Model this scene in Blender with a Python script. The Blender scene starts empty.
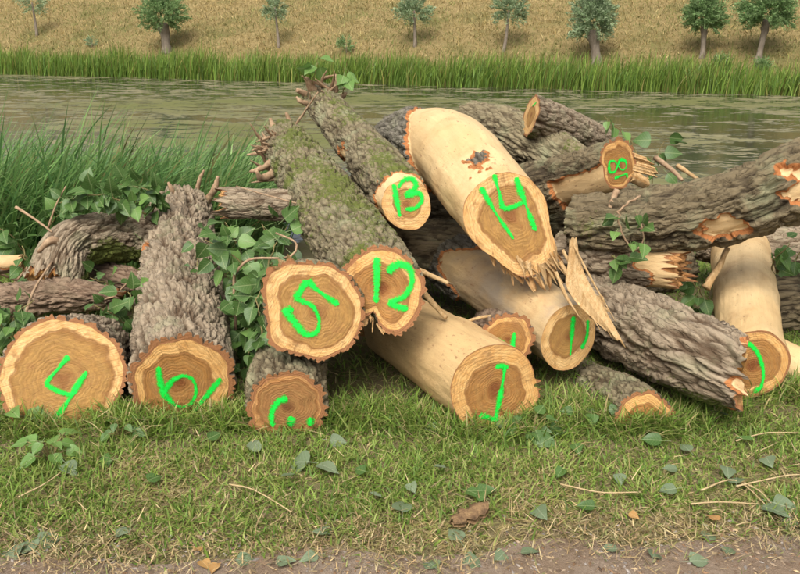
import bpy, math
import numpy as np
from mathutils import Vector, Matrix, Euler

# ------------------------------------------------------------------ camera, world, sun, exposure
SC = bpy.context.scene
COL = SC.collection
PITCH = math.radians(17.8); FPX = 830.0; CH = 1.65
cam_d = bpy.data.cameras.new('camera'); cam = bpy.data.objects.new('camera', cam_d); COL.objects.link(cam)
cam.location = (0, 0, CH); cam.rotation_euler = (math.pi/2 - PITCH, 0, 0)
cam_d.sensor_width = 36; cam_d.lens = FPX/800*36; cam_d.clip_start = 0.05; cam_d.clip_end = 2000
SC.camera = cam
SUN_EL, SUN_AZ = math.radians(54), math.radians(196)      # azimuth from +Y clockwise: behind the camera, a little left
w = bpy.data.worlds.new('World'); SC.world = w; w.use_nodes = True
sky = w.node_tree.nodes.new('ShaderNodeTexSky'); sky.sky_type = 'NISHITA'; sky.sun_disc = False
sky.sun_elevation = SUN_EL; sky.sun_rotation = SUN_AZ; sky.dust_density = 6.0; sky.air_density = 0.6; sky.ozone_density = 0.3
bg = w.node_tree.nodes['Background']; bg.inputs[1].default_value = 0.15
hs = w.node_tree.nodes.new('ShaderNodeHueSaturation'); hs.inputs['Saturation'].default_value = 0.4
w.node_tree.links.new(sky.outputs[0], hs.inputs['Color']); w.node_tree.links.new(hs.outputs[0], bg.inputs[0])
sun_d = bpy.data.lights.new('sun', 'SUN'); sun = bpy.data.objects.new('sun', sun_d); COL.objects.link(sun)
sun_d.energy = 1.5; sun_d.angle = math.radians(40); sun_d.color = (1.0, 0.95, 0.88)
sd = Vector((math.sin(SUN_AZ)*math.cos(SUN_EL), math.cos(SUN_AZ)*math.cos(SUN_EL), math.sin(SUN_EL)))
sun.rotation_euler = sd.to_track_quat('Z', 'Y').to_euler(); sun.location = (0, -5, 12)
SC.view_settings.view_transform = 'Standard'; SC.view_settings.look = 'None'
SC.view_settings.gamma = 1.0; SC.view_settings.use_curve_mapping = False
SC.view_settings.exposure = 0.62

RNG = np.random.default_rng(7)

# ------------------------------------------------------------------ maths helpers
def ray(px, py):
    v = (287 - py)/FPX; u = (px - 400)/FPX
    return np.array([u, math.cos(PITCH) + v*math.sin(PITCH), -math.sin(PITCH) + v*math.cos(PITCH)])
EYE = np.array([0, 0, CH])
def U(px, py, Y):
    d = ray(px, py); return EYE + d*(Y/d[1])
def on_ground(px, py, dz=0.0):
    d = ray(px, py); t = 2.0
    for _ in range(200):
        p = EYE + d*t
        h = p[2] - gz(p[0], p[1]) - dz
        if h < 1e-3: break
        t += max(h*0.6, 0.001)
    return EYE + d*t
def on_plane(px, py, c, n):
    d = ray(px, py); return EYE + d*(np.dot(c - EYE, n)/np.dot(d, n))
def hash_(ix, iy, iz, seed=0):
    h = (ix.astype(np.int64)*374761393 + iy.astype(np.int64)*668265263 + iz.astype(np.int64)*2147483647 + seed*974634777) & 0xffffffff
    h = ((h ^ (h >> 13))*1274126177) & 0xffffffff
    h = ((h ^ (h >> 16))*2246822519) & 0xffffffff
    return ((h ^ (h >> 15)) & 0xffffff)/float(0xffffff)
def noise(P, seed=0):
    P = np.asarray(P, float); i = np.floor(P).astype(np.int64); f = P - i; f = f*f*(3 - 2*f)
    r = 0
    for a in (0, 1):
        for b in (0, 1):
            for c in (0, 1):
                wgt = (f[..., 0] if a else 1 - f[..., 0])*(f[..., 1] if b else 1 - f[..., 1])*(f[..., 2] if c else 1 - f[..., 2])
                r = r + wgt*hash_(i[..., 0] + a, i[..., 1] + b, i[..., 2] + c, seed)
    return r*2 - 1
def fbm(P, o=3, seed=0):
    P = np.asarray(P, float); s = 0; a = 0.5
    for k in range(o):
        s = s + a*noise(P*(2.03**k) + 7.7*k, seed + k); a *= 0.5
    return s
def voronoi(P, seed=0):
    P = np.asarray(P, float); i = np.floor(P).astype(np.int64)
    f1 = np.full(P.shape[:-1], 9.0); f2 = f1.copy(); cid = np.zeros_like(f1)
    for a in (-1, 0, 1):
        for b in (-1, 0, 1):
            for c in (-1, 0, 1):
                x, y, z = i[..., 0] + a, i[..., 1] + b, i[..., 2] + c
                d = np.sqrt((x + hash_(x, y, z, seed) - P[..., 0])**2 + (y + hash_(x, y, z, seed + 1) - P[..., 1])**2 + (z + hash_(x, y, z, seed + 2) - P[..., 2])**2)
                m = d < f1
                f2 = np.where(m, f1, np.minimum(f2, d)); cid = np.where(m, hash_(x, y, z, seed + 3), cid); f1 = np.where(m, d, f1)
    return f1, f2, cid
def sstep(a, b, x):
    t = np.clip((np.asarray(x, float) - a)/(b - a), 0, 1); return t*t*(3 - 2*t)
def n2(x, y, k, seed=0, o=3):
    x = np.asarray(x, float); y = np.asarray(y, float)
    return fbm(np.stack([x*k, y*k, np.zeros_like(x) + 0.37], -1), o, seed)
def nrm(v):
    v = np.asarray(v, float); return v/np.linalg.norm(v)

# ------------------------------------------------------------------ mesh helpers
def mk(name, V, quads=None, tris=None, mat=None, parent=None, org=None, smooth=True, attrs=None, sharp=False):
    V = np.asarray(V, np.float64)
    if org is not None: V = V - np.asarray(org)
    me = bpy.data.meshes.new(name)
    q = np.zeros((0, 4), int) if quads is None else np.asarray(quads, int).reshape(-1, 4)
    t = np.zeros((0, 3), int) if tris is None else np.asarray(tris, int).reshape(-1, 3)
    me.vertices.add(len(V)); me.vertices.foreach_set('co', V.astype(np.float32).ravel())
    loops = np.concatenate([q.ravel(), t.ravel()]).astype(np.int32)
    me.loops.add(len(loops)); me.loops.foreach_set('vertex_index', loops)
    me.polygons.add(len(q) + len(t))
    st = np.concatenate([np.arange(len(q))*4, len(q)*4 + np.arange(len(t))*3]).astype(np.int32)
    me.polygons.foreach_set('loop_start', st)
    me.polygons.foreach_set('use_smooth', np.full(len(q) + len(t), smooth))
    me.update(calc_edges=True)
    for k, a in (attrs or {}).items():
        a = np.asarray(a, np.float32)
        if a.ndim == 1:
            at = me.attributes.new(k, 'FLOAT', 'POINT'); at.data.foreach_set('value', a)
        elif a.shape[1] == 3:
            at = me.attributes.new(k, 'FLOAT_VECTOR', 'POINT'); at.data.foreach_set('vector', a.ravel())
        else:
            at = me.attributes.new(k, 'FLOAT_COLOR', 'POINT'); at.data.foreach_set('color', a.ravel())
    if mat: me.materials.append(mat)
    o = bpy.data.objects.new(name, me); COL.objects.link(o)
    if parent is not None:
        o.parent = parent
    elif org is not None:
        o.location = tuple(org)
    return o
def empty(name, loc, label, cat, group=None):
    o = bpy.data.objects.new(name, None); COL.objects.link(o); o.location = tuple(loc)
    o.empty_display_size = 0.1
    return tag(o, label, cat, group)
def tag(o, label=None, cat=None, group=None, kind=None):
    if label: o['label'] = label
    if cat: o['category'] = cat
    if group: o['group'] = group
    if kind: o['kind'] = kind
    return o
def catmull(pts, n):
    pts = np.asarray(pts, float)
    if len(pts) == 2:
        return pts[0] + (pts[1] - pts[0])*np.linspace(0, 1, n)[:, None]
    L = np.concatenate([[0], np.cumsum(np.linalg.norm(np.diff(pts[:, :3], axis=0), axis=1))])
    e = np.vstack([2*pts[0] - pts[1], pts, 2*pts[-1] - pts[-2]])
    out = []
    for s in np.linspace(0, L[-1], n):
        k = min(np.searchsorted(L, s, side='right') - 1, len(pts) - 2); k = max(k, 0)
        t = (s - L[k])/max(L[k+1] - L[k], 1e-9)
        a, b, c, d = e[k], e[k+1], e[k+2], e[k+3]
        out.append(0.5*((2*b) + (-a + c)*t + (2*a - 5*b + 4*c - d)*t*t + (-a + 3*b - 3*c + d)*t**3))
    return np.array(out)

# ------------------------------------------------------------------ material helpers
class MT:
    def __init__(s, name, rough=0.8):
        s.m = bpy.data.materials.new(name); s.m.use_nodes = True; s.nt = s.m.node_tree
        s.b = s.nt.nodes['Principled BSDF']; s.b.inputs['Roughness'].default_value = rough
        s.b.inputs['Specular IOR Level'].default_value = 0.25
        s.out = s.nt.nodes['Material Output']
    def n(s, t, **kw):
        x = s.nt.nodes.new('ShaderNode' + t)
        for k, v in kw.items(): setattr(x, k, v)
        return x
    def l(s, a, b): s.nt.links.new(a, b)
    def put(s, sock, v):
        if isinstance(v, bpy.types.NodeSocket): s.l(v, sock)
        elif isinstance(v, (tuple, list)) and len(v) == 3 and sock.type == 'RGBA': sock.default_value = (*v, 1)
        else: sock.default_value = v
    def attr(s, name, out='Fac'):
        return s.n('Attribute', attribute_name=name).outputs[out]
    def noise(s, vec, scale, detail=4, rough=0.6, dist=0.0, out='Fac'):
        x = s.n('TexNoise'); x.inputs['Scale'].default_value = scale; x.inputs['Detail'].default_value = detail
        x.inputs['Roughness'].default_value = rough; x.inputs['Distortion'].default_value = dist
        if vec is not None: s.l(vec, x.inputs['Vector'])
        return x.outputs[out]
    def map(s, vec, scale=(1, 1, 1), rot=(0, 0, 0)):
        x = s.n('Mapping'); x.inputs['Scale'].default_value = scale; x.inputs['Rotation'].default_value = rot
        s.l(vec, x.inputs['Vector']); return x.outputs[0]
    def mix(s, f, a, b, mode='MIX'):
        x = s.n('Mix', data_type='RGBA', blend_type=mode)
        s.put(x.inputs[0], f); s.put(x.inputs[6], a); s.put(x.inputs[7], b); return x.outputs[2]
    def math(s, op, a, b=0.0, c=0.0):
        x = s.n('Math', operation=op); s.put(x.inputs[0], a); s.put(x.inputs[1], b); s.put(x.inputs[2], c); return x.outputs[0]
    def ss(s, v, a, b):
        x = s.n('MapRange', interpolation_type='SMOOTHSTEP'); s.put(x.inputs[0], v)
        s.put(x.inputs[1], a); s.put(x.inputs[2], b); x.inputs[3].default_value = 0; x.inputs[4].default_value = 1
        return x.outputs[0]
    def bump(s, h, strength=0.5, dist=0.01, nrm_=None):
        x = s.n('Bump'); x.inputs['Strength'].default_value = strength; x.inputs['Distance'].default_value = dist
        s.l(h, x.inputs['Height'])
        if nrm_ is not None: s.l(nrm_, x.inputs['Normal'])
        return x.outputs[0]
    def col(s, v): s.put(s.b.inputs['Base Color'], v)
    def pos(s): return s.n('NewGeometry').outputs['Position']
    def obj(s): return s.n('TexCoord').outputs['Object']

def wood_col(t, v, pale, grey=0.0):
    """peeled sapwood colour along the grain (v: bark coordinates, z = along the log)"""
    st = t.noise(t.map(v, (26, 26, 3.0)), 1.0, 5, 0.65)
    bl = t.noise(v, 5.0, 4, 0.6)
    c = t.mix(t.ss(st, 0.3, 0.75), pale, tuple(x*0.86 for x in pale))
    c = t.mix(t.math('MULTIPLY', t.ss(bl, 0.48, 0.70), 0.65), c, (0.44, 0.27, 0.12))
    if grey: c = t.mix(t.math('MULTIPLY', t.ss(t.noise(v, 3.2, 4, 0.6), 0.38, 0.62), grey), c, (0.25, 0.225, 0.19))
    lo = t.noise(v, 2.3, 3, 0.6); c = t.mix(t.math('MULTIPLY', t.ss(lo, 0.42, 0.66), 0.5), c, tuple(x*y for x, y in zip(pale, (0.80, 0.72, 0.60))))
    sp = t.noise(t.map(v, (55, 55, 30)), 1.0, 3, 0.6); zone = t.ss(t.noise(v, 6.0, 3, 0.6), 0.45, 0.6)
    c = t.mix(t.math('MULTIPLY', t.ss(sp, 0.60, 0.67), t.math('MULTIPLY_ADD', zone, 0.6, 0.12)), c, (0.25, 0.13, 0.06))
    gr = t.noise(t.map(v, (95, 95, 2.2)), 1.0, 4, 0.7); c = t.mix(t.math('MULTIPLY', t.ss(gr, 0.58, 0.70), 0.30), c, (0.36, 0.22, 0.10))
    return c, st

def bark_mat(name, ridge, furrow, lichen=0.3, moss_col=(0.085, 0.10, 0.022), pale=(0.66, 0.47, 0.24), grey=0.0):
    t = MT(name, 0.9)
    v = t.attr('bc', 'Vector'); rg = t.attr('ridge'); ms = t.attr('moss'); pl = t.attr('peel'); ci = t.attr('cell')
    fine = t.noise(t.map(v, (60, 60, 22)), 1.0, 6, 0.7)
    big = t.noise(v, 7.0, 4, 0.6)
    wv = t.n('VectorMath', operation='MULTIPLY_ADD'); t.l(t.noise(v, 16.0, 3, 0.6, out='Color'), wv.inputs[0]); wv.inputs[1].default_value = (0.05, 0.05, 0.09); t.l(v, wv.inputs[2])
    vo = t.n('TexVoronoi', feature='DISTANCE_TO_EDGE'); vo.inputs['Scale'].default_value = 1.0; t.l(t.map(wv.outputs[0], (34, 34, 7)), vo.inputs['Vector'])
    crack = t.ss(vo.outputs['Distance'], 0.0, 0.14)
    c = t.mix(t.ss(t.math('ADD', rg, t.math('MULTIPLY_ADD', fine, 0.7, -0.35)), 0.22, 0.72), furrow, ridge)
    c = t.mix(t.math('MULTIPLY', t.math('MULTIPLY', t.ss(fine, 0.42, 0.75), t.ss(rg, 0.3, 0.7)), 0.5), c, tuple(x*1.55 for x in ridge))
    c = t.mix(t.math('MULTIPLY', ci, 0.4), c, tuple(x*0.6 for x in ridge))
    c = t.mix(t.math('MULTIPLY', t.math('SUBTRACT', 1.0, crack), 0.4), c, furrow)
    c = t.mix(t.math('MULTIPLY', t.ss(big, 0.5, 0.7), lichen), c, (0.27, 0.28, 0.16))
    mm = t.ss(t.math('ADD', ms, t.math('MULTIPLY_ADD', t.noise(v, 42.0, 5, 0.75), 1.3, -0.65)), 0.38, 0.62)
    mcol = t.mix(t.noise(v, 90.0, 3, 0.6), tuple(x*0.55 for x in moss_col), tuple(x*1.9 for x in moss_col))
    c = t.mix(mm, c, mcol)
    # pale wood where the bark is off, orange inner bark along the tear
    wc, st = wood_col(t, v, pale, grey)
    c = t.mix(t.ss(pl, 0.12, 0.3), c, t.mix(fine, (0.30, 0.10, 0.03), (0.46, 0.20, 0.07)))
    wmask = t.ss(pl, 0.72, 0.9)
    c = t.mix(wmask, c, wc)
    t.col(c)
    h = t.math('ADD', t.math('MULTIPLY', fine, t.math('SUBTRACT', 1.15, wmask)), t.math('MULTIPLY', t.noise(v, 170.0, 3, 0.7), 0.35))
    h = t.math('ADD', h, t.math('MULTIPLY', crack, t.math('SUBTRACT', 0.55, t.math('MULTIPLY', wmask, 0.55))))
    h = t.math('ADD', h, t.math('MULTIPLY', wmask, t.math('ADD', t.math('MULTIPLY', st, 0.35), t.math('MULTIPLY', t.noise(v, 24.0, 4, 0.7), 0.5))))
    t.l(t.bump(h, 0.9, 0.008), t.b.inputs['Normal'])
    t.put(t.b.inputs['Roughness'], t.math('MULTIPLY_ADD', wmask, -0.35, 0.92))
    return t.m

def face_mat(name, sap, heart, core):
    t = MT(name, 0.72)
    v = t.attr('fc', 'Vector'); rr = t.attr('rr'); bf = t.attr('bf'); hw = t.attr('hw'); sd_ = t.attr('seed')
    off = t.n('VectorMath', operation='ADD'); t.l(v, off.inputs[0])
    cb = t.n('CombineXYZ'); t.l(sd_, cb.inputs[0]); t.l(sd_, cb.inputs[2]); t.l(cb.outputs[0], off.inputs[1]); p = off.outputs[0]
    vr = t.n('VectorRotate', rotation_type='Z_AXIS'); t.l(v, vr.inputs['Vector']); t.l(sd_, vr.inputs['Angle'])
    lo = t.noise(p, 9.0, 3, 0.55); md = t.noise(p, 30.0, 4, 0.6); hi = t.noise(p, 160.0, 4, 0.7)
    sxv = t.n('SeparateXYZ'); t.l(vr.outputs[0], sxv.inputs[0])
    ecc = t.math('MULTIPLY', t.math('MULTIPLY', sxv.outputs[0], 1.5), t.math('SUBTRACT', 1.0, rr))
    r2 = t.math('ADD', t.math('ADD', rr, ecc), t.math('MULTIPLY_ADD', lo, 0.34, -0.17))
    sxf = t.n('SeparateXYZ'); t.l(v, sxf.inputs[0]); ang = t.math('ARCTAN2', sxf.outputs[1], sxf.outputs[0])
    cbr = t.n('CombineXYZ'); t.l(t.math('MULTIPLY', ang, 7.0), cbr.inputs[0]); t.l(t.math('MULTIPLY', rr, 1.6), cbr.inputs[1]); t.l(sd_, cbr.inputs[2])
    rad = t.ss(t.noise(cbr.outputs[0], 1.0, 4, 0.75), 0.62, 0.68)
    ring = t.math('SINE', t.math('MULTIPLY', t.math('ADD', r2, t.math('MULTIPLY', md, 0.03)), 95.0))
    ring2 = t.math('SINE', t.math('MULTIPLY', r2, 31.0))
    saw = t.noise(t.map(vr.outputs[0], (170, 5, 5), (0, 0, 0.5)), 1.0, 4, 0.7)
    hm = t.ss(t.math('SUBTRACT', r2, t.math('MULTIPLY_ADD', md, 0.10, -0.05)), t.math('ADD', hw, 0.03), t.math('SUBTRACT', hw, 0.03))
    c = t.mix(t.ss(md, 0.3, 0.7), sap, tuple(x*y for x, y in zip(sap, (0.86, 0.74, 0.6))))
    c = t.mix(t.math('MULTIPLY', t.ss(rr, 0.80, 0.97), 0.35), c, (0.52, 0.26, 0.08))
    hc = t.mix(t.ss(md, 0.3, 0.75), heart, tuple(x*0.68 for x in heart))
    hc = t.mix(t.math('MULTIPLY', t.ss(ring2, -0.2, 0.9), 0.2), hc, (0.44, 0.27, 0.09))
    hc = t.mix(t.ss(t.math('ADD', r2, t.math('MULTIPLY_ADD', md, 0.3, -0.15)), 0.26, 0.06), hc, core)
    c = t.mix(hm, c, hc)
    edge = t.math('MULTIPLY', t.ss(r2, t.math('SUBTRACT', hw, 0.09), hw), t.ss(r2, t.math('ADD', hw, 0.05), hw))
    c = t.mix(t.math('MULTIPLY', edge, 0.6), c, (0.20, 0.075, 0.02))
    c = t.mix(t.math('MULTIPLY', t.math('MULTIPLY', t.ss(ring, 0.1, 0.95), t.ss(t.noise(p, 17.0, 3, 0.6), 0.35, 0.6)), 0.26), c, (0.21, 0.11, 0.04))
    c = t.mix(t.math('MULTIPLY', t.ss(saw, 0.46, 0.66), 0.55), c, (0.27, 0.145, 0.055))
    c = t.mix(t.math('MULTIPLY', t.math('MULTIPLY', rad, t.ss(rr, 0.05, 0.35)), 0.5), c, (0.18, 0.085, 0.03))
    c = t.mix(t.math('MULTIPLY', t.ss(t.noise(p, 13.0, 5, 0.65, 0.6), 0.52, 0.68), 0.62), c, (0.27, 0.13, 0.045))
    # cut bark round the rim
    bk = t.mix(hi, (0.16, 0.062, 0.022), (0.42, 0.20, 0.085))
    bm = t.ss(t.math('ADD', rr, t.math('MULTIPLY_ADD', md, 0.03, -0.015)), t.math('SUBTRACT', 0.985, bf), t.math('SUBTRACT', 1.0, bf))
    c = t.mix(bm, c, bk)
    t.col(c)
    h = t.math('ADD', t.math('MULTIPLY', saw, 0.8), t.math('MULTIPLY', hi, 0.6)); h = t.math('ADD', h, t.math('MULTIPLY', ring, 0.12))
    t.l(t.bump(h, 0.85, 0.004), t.b.inputs['Normal'])
    return t.m

def simple_mat(name, c1, c2, scale, rough=0.8, bump=0.3, dist=0.01, stretch=(1, 1, 1)):
    t = MT(name, rough); v = t.map(t.obj(), stretch); f = t.noise(v, scale, 5, 0.65)
    t.col(t.mix(t.ss(f, 0.3, 0.7), c1, c2)); t.l(t.bump(t.noise(v, scale*3, 4, 0.7), bump, dist), t.b.inputs['Normal']); return t.m

def blade_mat(name, rough=0.5, trans=0.4):
    t = MT(name, rough); c = t.attr('col', 'Color'); t.l(c, t.b.inputs['Base Color'])
    tr = t.n('BsdfTranslucent'); t.l(c, tr.inputs['Color']); mx = t.n('MixShader'); mx.inputs[0].default_value = trans
    t.l(t.b.outputs[0], mx.inputs[1]); t.l(tr.outputs[0], mx.inputs[2]); t.l(mx.outputs[0], t.out.inputs['Surface']); return t.m

def leaf_mat(name, c1, c2, rough=0.42, trans=0.28, vein=(0.30, 0.36, 0.16)):
    t = MT(name, rough); v = t.attr('fc', 'Vector'); inf = t.n('ObjectInfo').outputs['Random']
    f = t.noise(t.obj(), 14.0, 4, 0.6)
    c = t.mix(t.math('ADD', t.math('MULTIPLY', f, 0.5), t.math('MULTIPLY', inf, 0.5)), c1, c2)
    sx = t.n('SeparateXYZ'); t.l(v, sx.inputs[0]); ax = t.math('ABSOLUTE', sx.outputs[0])
    mid = t.ss(ax, 0.03, 0.008)
    side = t.math('MULTIPLY', t.ss(t.math('SINE', t.math('MULTIPLY', t.math('SUBTRACT', sx.outputs[1], t.math('MULTIPLY', ax, 0.7)), 42.0)), 0.86, 0.98), 0.4)
    vm = t.math('MULTIPLY', t.math('MAXIMUM', mid, side), 0.6)
    c = t.mix(vm, c, vein); t.col(c); t.b.inputs['Specular IOR Level'].default_value = 0.4
    t.l(t.bump(t.math('ADD', t.math('MULTIPLY', f, 0.4), t.math('MULTIPLY', vm, -1.0)), 0.4, 0.004), t.b.inputs['Normal'])
    tr = t.n('BsdfTranslucent'); t.l(c, tr.inputs['Color']); mx = t.n('MixShader'); mx.inputs[0].default_value = trans
    t.l(t.b.outputs[0], mx.inputs[1]); t.l(tr.outputs[0], mx.inputs[2]); t.l(mx.outputs[0], t.out.inputs['Surface']); return t.m

PALE = (0.66, 0.475, 0.24)
M = {}
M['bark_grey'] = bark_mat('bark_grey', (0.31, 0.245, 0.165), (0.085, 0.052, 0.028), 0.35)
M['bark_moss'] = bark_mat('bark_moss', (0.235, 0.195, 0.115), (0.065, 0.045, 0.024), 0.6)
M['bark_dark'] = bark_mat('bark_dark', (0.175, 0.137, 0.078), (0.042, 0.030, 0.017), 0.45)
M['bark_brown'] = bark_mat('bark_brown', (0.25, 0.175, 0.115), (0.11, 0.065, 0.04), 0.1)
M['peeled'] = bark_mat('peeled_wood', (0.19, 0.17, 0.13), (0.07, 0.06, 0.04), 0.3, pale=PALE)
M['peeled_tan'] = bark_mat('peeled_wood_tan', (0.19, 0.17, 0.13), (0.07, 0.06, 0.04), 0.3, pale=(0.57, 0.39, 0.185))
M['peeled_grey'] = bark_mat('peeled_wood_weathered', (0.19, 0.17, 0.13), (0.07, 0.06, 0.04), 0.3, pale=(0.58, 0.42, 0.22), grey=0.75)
M['face'] = face_mat('sawn_wood', (0.70, 0.43, 0.165), (0.39, 0.185, 0.05), (0.18, 0.06, 0.016))
M['face_pale'] = face_mat('sawn_wood_pale', (0.76, 0.51, 0.225), (0.43, 0.235, 0.068), (0.23, 0.095, 0.03))
M['face_red'] = face_mat('sawn_wood_red', (0.52, 0.28, 0.11), (0.33, 0.16, 0.055), (0.14, 0.055, 0.02))
M['torn'] = simple_mat('torn_wood', (0.70, 0.49, 0.25), (0.50, 0.30, 0.12), 30, 0.75, 0.9, 0.012, (2.5, 2.5, 0.45))
M['torn_dark'] = simple_mat('torn_wood_stained', (0.62, 0.40, 0.18), (0.34, 0.17, 0.06), 26, 0.8, 0.8, 0.012)
t = MT('spray_paint', 0.6); ed = t.attr('ed')
pc = t.noise(t.obj(), 70, 4, 0.65); t.col(t.mix(t.ss(pc, 0.3, 0.7), (0.004, 0.55, 0.035), (0.012, 0.74, 0.075)))
t.l(t.bump(t.noise(t.obj(), 220, 3, 0.7), 0.6, 0.003), t.b.inputs['Normal'])
tp = t.n('BsdfTransparent'); mx = t.n('MixShader'); al_ = t.ss(t.math('ADD', t.math('MULTIPLY', ed, 0.62), t.noise(t.obj(), 130, 4, 0.8)), 1.10, 0.66)
t.l(al_, mx.inputs[0]); t.l(tp.outputs[0], mx.inputs[1]); t.l(t.b.outputs[0], mx.inputs[2]); t.l(mx.outputs[0], t.out.inputs['Surface']); M['paint'] = t.m
M['twig'] = simple_mat('twig_bark', (0.24, 0.15, 0.085), (0.40, 0.28, 0.17), 40, 0.85, 0.5, 0.004)
M['stem_green'] = simple_mat('shoot_stem', (0.16, 0.12, 0.05), (0.22, 0.19, 0.07), 30, 0.7, 0.2, 0.004)
M['leaf'] = leaf_mat('poplar_leaf', (0.045, 0.10, 0.022), (0.10, 0.19, 0.045))
M['leaf_light'] = leaf_mat('poplar_leaf_young', (0.10, 0.20, 0.045), (0.17, 0.30, 0.07))
M['leaf_fallen'] = leaf_mat('poplar_leaf_wilted', (0.085, 0.125, 0.055), (0.17, 0.215, 0.125), 0.6, 0.1, (0.26, 0.30, 0.19))
M['leaf_brown'] = leaf_mat('poplar_leaf_dry', (0.30, 0.15, 0.05), (0.42, 0.26, 0.08), 0.8, 0.1, (0.42, 0.30, 0.14))
M['flake'] = simple_mat('dead_bark', (0.30, 0.19, 0.09), (0.16, 0.095, 0.05), 40, 0.9, 0.8, 0.01)
M['straw_stem'] = simple_mat('dry_stem', (0.46, 0.36, 0.20), (0.36, 0.26, 0.13), 30, 0.85, 0.2, 0.003)
M['blade'] = blade_mat('grass_blade'); M['reed'] = blade_mat('reed_blade', 0.45, 0.45); M['straw'] = blade_mat('straw', 0.85, 0.08)
M['willow'] = blade_mat('willow_leaf', 0.6, 0.4)
M['chip'] = blade_mat('gravel_and_chips', 0.9, 0.0)

# ------------------------------------------------------------------ terrain
WZ = -0.60
BN = np.array([0.351, 0.936]); BT = np.array([0.936, -0.351]); BC = 29.6     # far waterline
def gz(x, y):
    x = np.asarray(x, float); y = np.asarray(y, float)
    z = 0.045*n2(x, y, 0.9, 3) + 0.018*n2(x, y, 4.0, 5)
    z = z*sstep(2.0, 2.7, y) + 0.006*n2(x, y, 3.0, 9)*(1 - sstep(2.0, 2.7, y))
    z = z + 0.03*sstep(2.3, 2.7, y)
    return z - 0.66*sstep(4.9, 9.0, y) - 1.2*sstep(8.6, 12.5, y)
def ez(x, y):
    e = x*BN[0] + y*BN[1] - BC; a = x*BT[0] + y*BT[1]
    z = WZ + np.where(e < 1.6, 0.22*e, 0.352 + 0.44*(e - 1.6))
    z = np.minimum(z, 5.4 + 0.02*e)
    return z + 0.10*n2(a, e, 0.35, 21)*sstep(0.5, 3, e)
def grid_mesh(name, xs, ys, zf, mat, tf=None):
    X, Y = np.meshgrid(xs, ys); 
    if tf: X, Y = tf(X, Y)
    V = np.stack([X, Y, zf(X, Y)], -1).reshape(-1, 3); nx, ny = len(xs), len(ys)
    a = (np.arange(ny - 1)[:, None]*nx + np.arange(nx - 1)[None]).ravel()
    return mk(name, V, quads=np.stack([a, a + 1, a + nx + 1, a + nx], 1), mat=mat)

t = MT('soil_and_turf', 0.95); p = t.pos()
a = t.noise(p, 2.2, 5, 0.6); b = t.noise(p, 26.0, 5, 0.7); c3 = t.noise(p, 120.0, 3, 0.7)
c = t.mix(t.ss(a, 0.35, 0.65), (0.13, 0.125, 0.042), (0.17, 0.135, 0.07)); c = t.mix(t.ss(b, 0.4, 0.7), c, (0.19, 0.145, 0.08))
c = t.mix(t.math('MULTIPLY', t.ss(c3, 0.5, 0.75), 0.5), c, (0.30, 0.23, 0.13)); t.col(c)
t.l(t.bump(t.math('ADD', b, t.math('MULTIPLY', c3, 0.5)), 0.9, 0.02), t.b.inputs['Normal']); M['soil'] = t.m
t = MT('dusty_path', 0.95); p = t.pos()
a = t.noise(p, 3.0, 5, 0.6); b = t.noise(p, 60.0, 5, 0.75); c3 = t.noise(p, 220.0, 3, 0.7)
c = t.mix(t.ss(a, 0.4, 0.62), (0.225, 0.16, 0.105), (0.265, 0.205, 0.15)); c = t.mix(t.ss(b, 0.45, 0.7), c, (0.17, 0.115, 0.072))
c = t.mix(t.math('MULTIPLY', t.ss(c3, 0.55, 0.75), 0.5), c, (0.42, 0.34, 0.25)); t.col(c)
t.l(t.bump(t.math('ADD', b, c3), 0.8, 0.01), t.b.inputs['Normal']); M['path'] = t.m
t = MT('dry_slope_turf', 0.95); p = t.pos()
a = t.noise(p, 0.55, 5, 0.6); b = t.noise(t.map(p, (1, 1, 3)), 5.0, 5, 0.7); c3 = t.noise(p, 30.0, 4, 0.7)
c = t.mix(t.ss(b, 0.35, 0.65), (0.24, 0.18, 0.07), (0.33, 0.25, 0.11)); c = t.mix(t.math('MULTIPLY', t.ss(a, 0.46, 0.66), 0.7), c, (0.135, 0.135, 0.04))
c = t.mix(t.math('MULTIPLY', t.ss(c3, 0.5, 0.7), 0.5), c, (0.42, 0.33, 0.16)); t.col(c)
t.l(t.bump(t.math('ADD', b, c3), 0.9, 0.08), t.b.inputs['Normal']); M['slope'] = t.m

xs = np.concatenate([np.linspace(-200, -8, 14)[:-1], np.linspace(-8, 8, 130), np.linspace(8, 200, 14)[1:]])
ys = np.concatenate([np.linspace(-120, -2, 8)[:-1], np.linspace(-2, 1.5, 8)[:-1], np.linspace(1.5, 5.2, 90)[:-1], np.linspace(5.2, 14, 40)])
tag(grid_mesh('ground', xs, ys, gz, M['soil']), kind='structure')
# path: a sheet just above the ground with a ragged far edge
px_ = np.linspace(-9, 9, 260)
def path_edge(x): return 2.325 + 0.10*n2(x, np.zeros_like(x), 1.1, 33) + 0.08*n2(x, np.zeros_like(x), 5.0, 35) + 0.045*np.clip(np.asarray(x), -2.5, 2.5)
rows = np.concatenate([np.linspace(-6, 1.6, 10)[:-1], np.linspace(1.6, 2.6, 40)])
X, Rw = np.meshgrid(px_, rows); s_ = (Rw + 6)/8.6; Yp = -6 + s_*(path_edge(X) + 6)
V = np.stack([X, Yp, gz(X, Yp) + 0.006], -1).reshape(-1, 3); nx, ny = len(px_), len(rows)
a = (np.arange(ny - 1)[:, None]*nx + np.arange(nx - 1)[None]).ravel()
tag(mk('path', V, quads=np.stack([a, a + 1, a + nx + 1, a + nx], 1), mat=M['path']), kind='structure')
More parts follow.
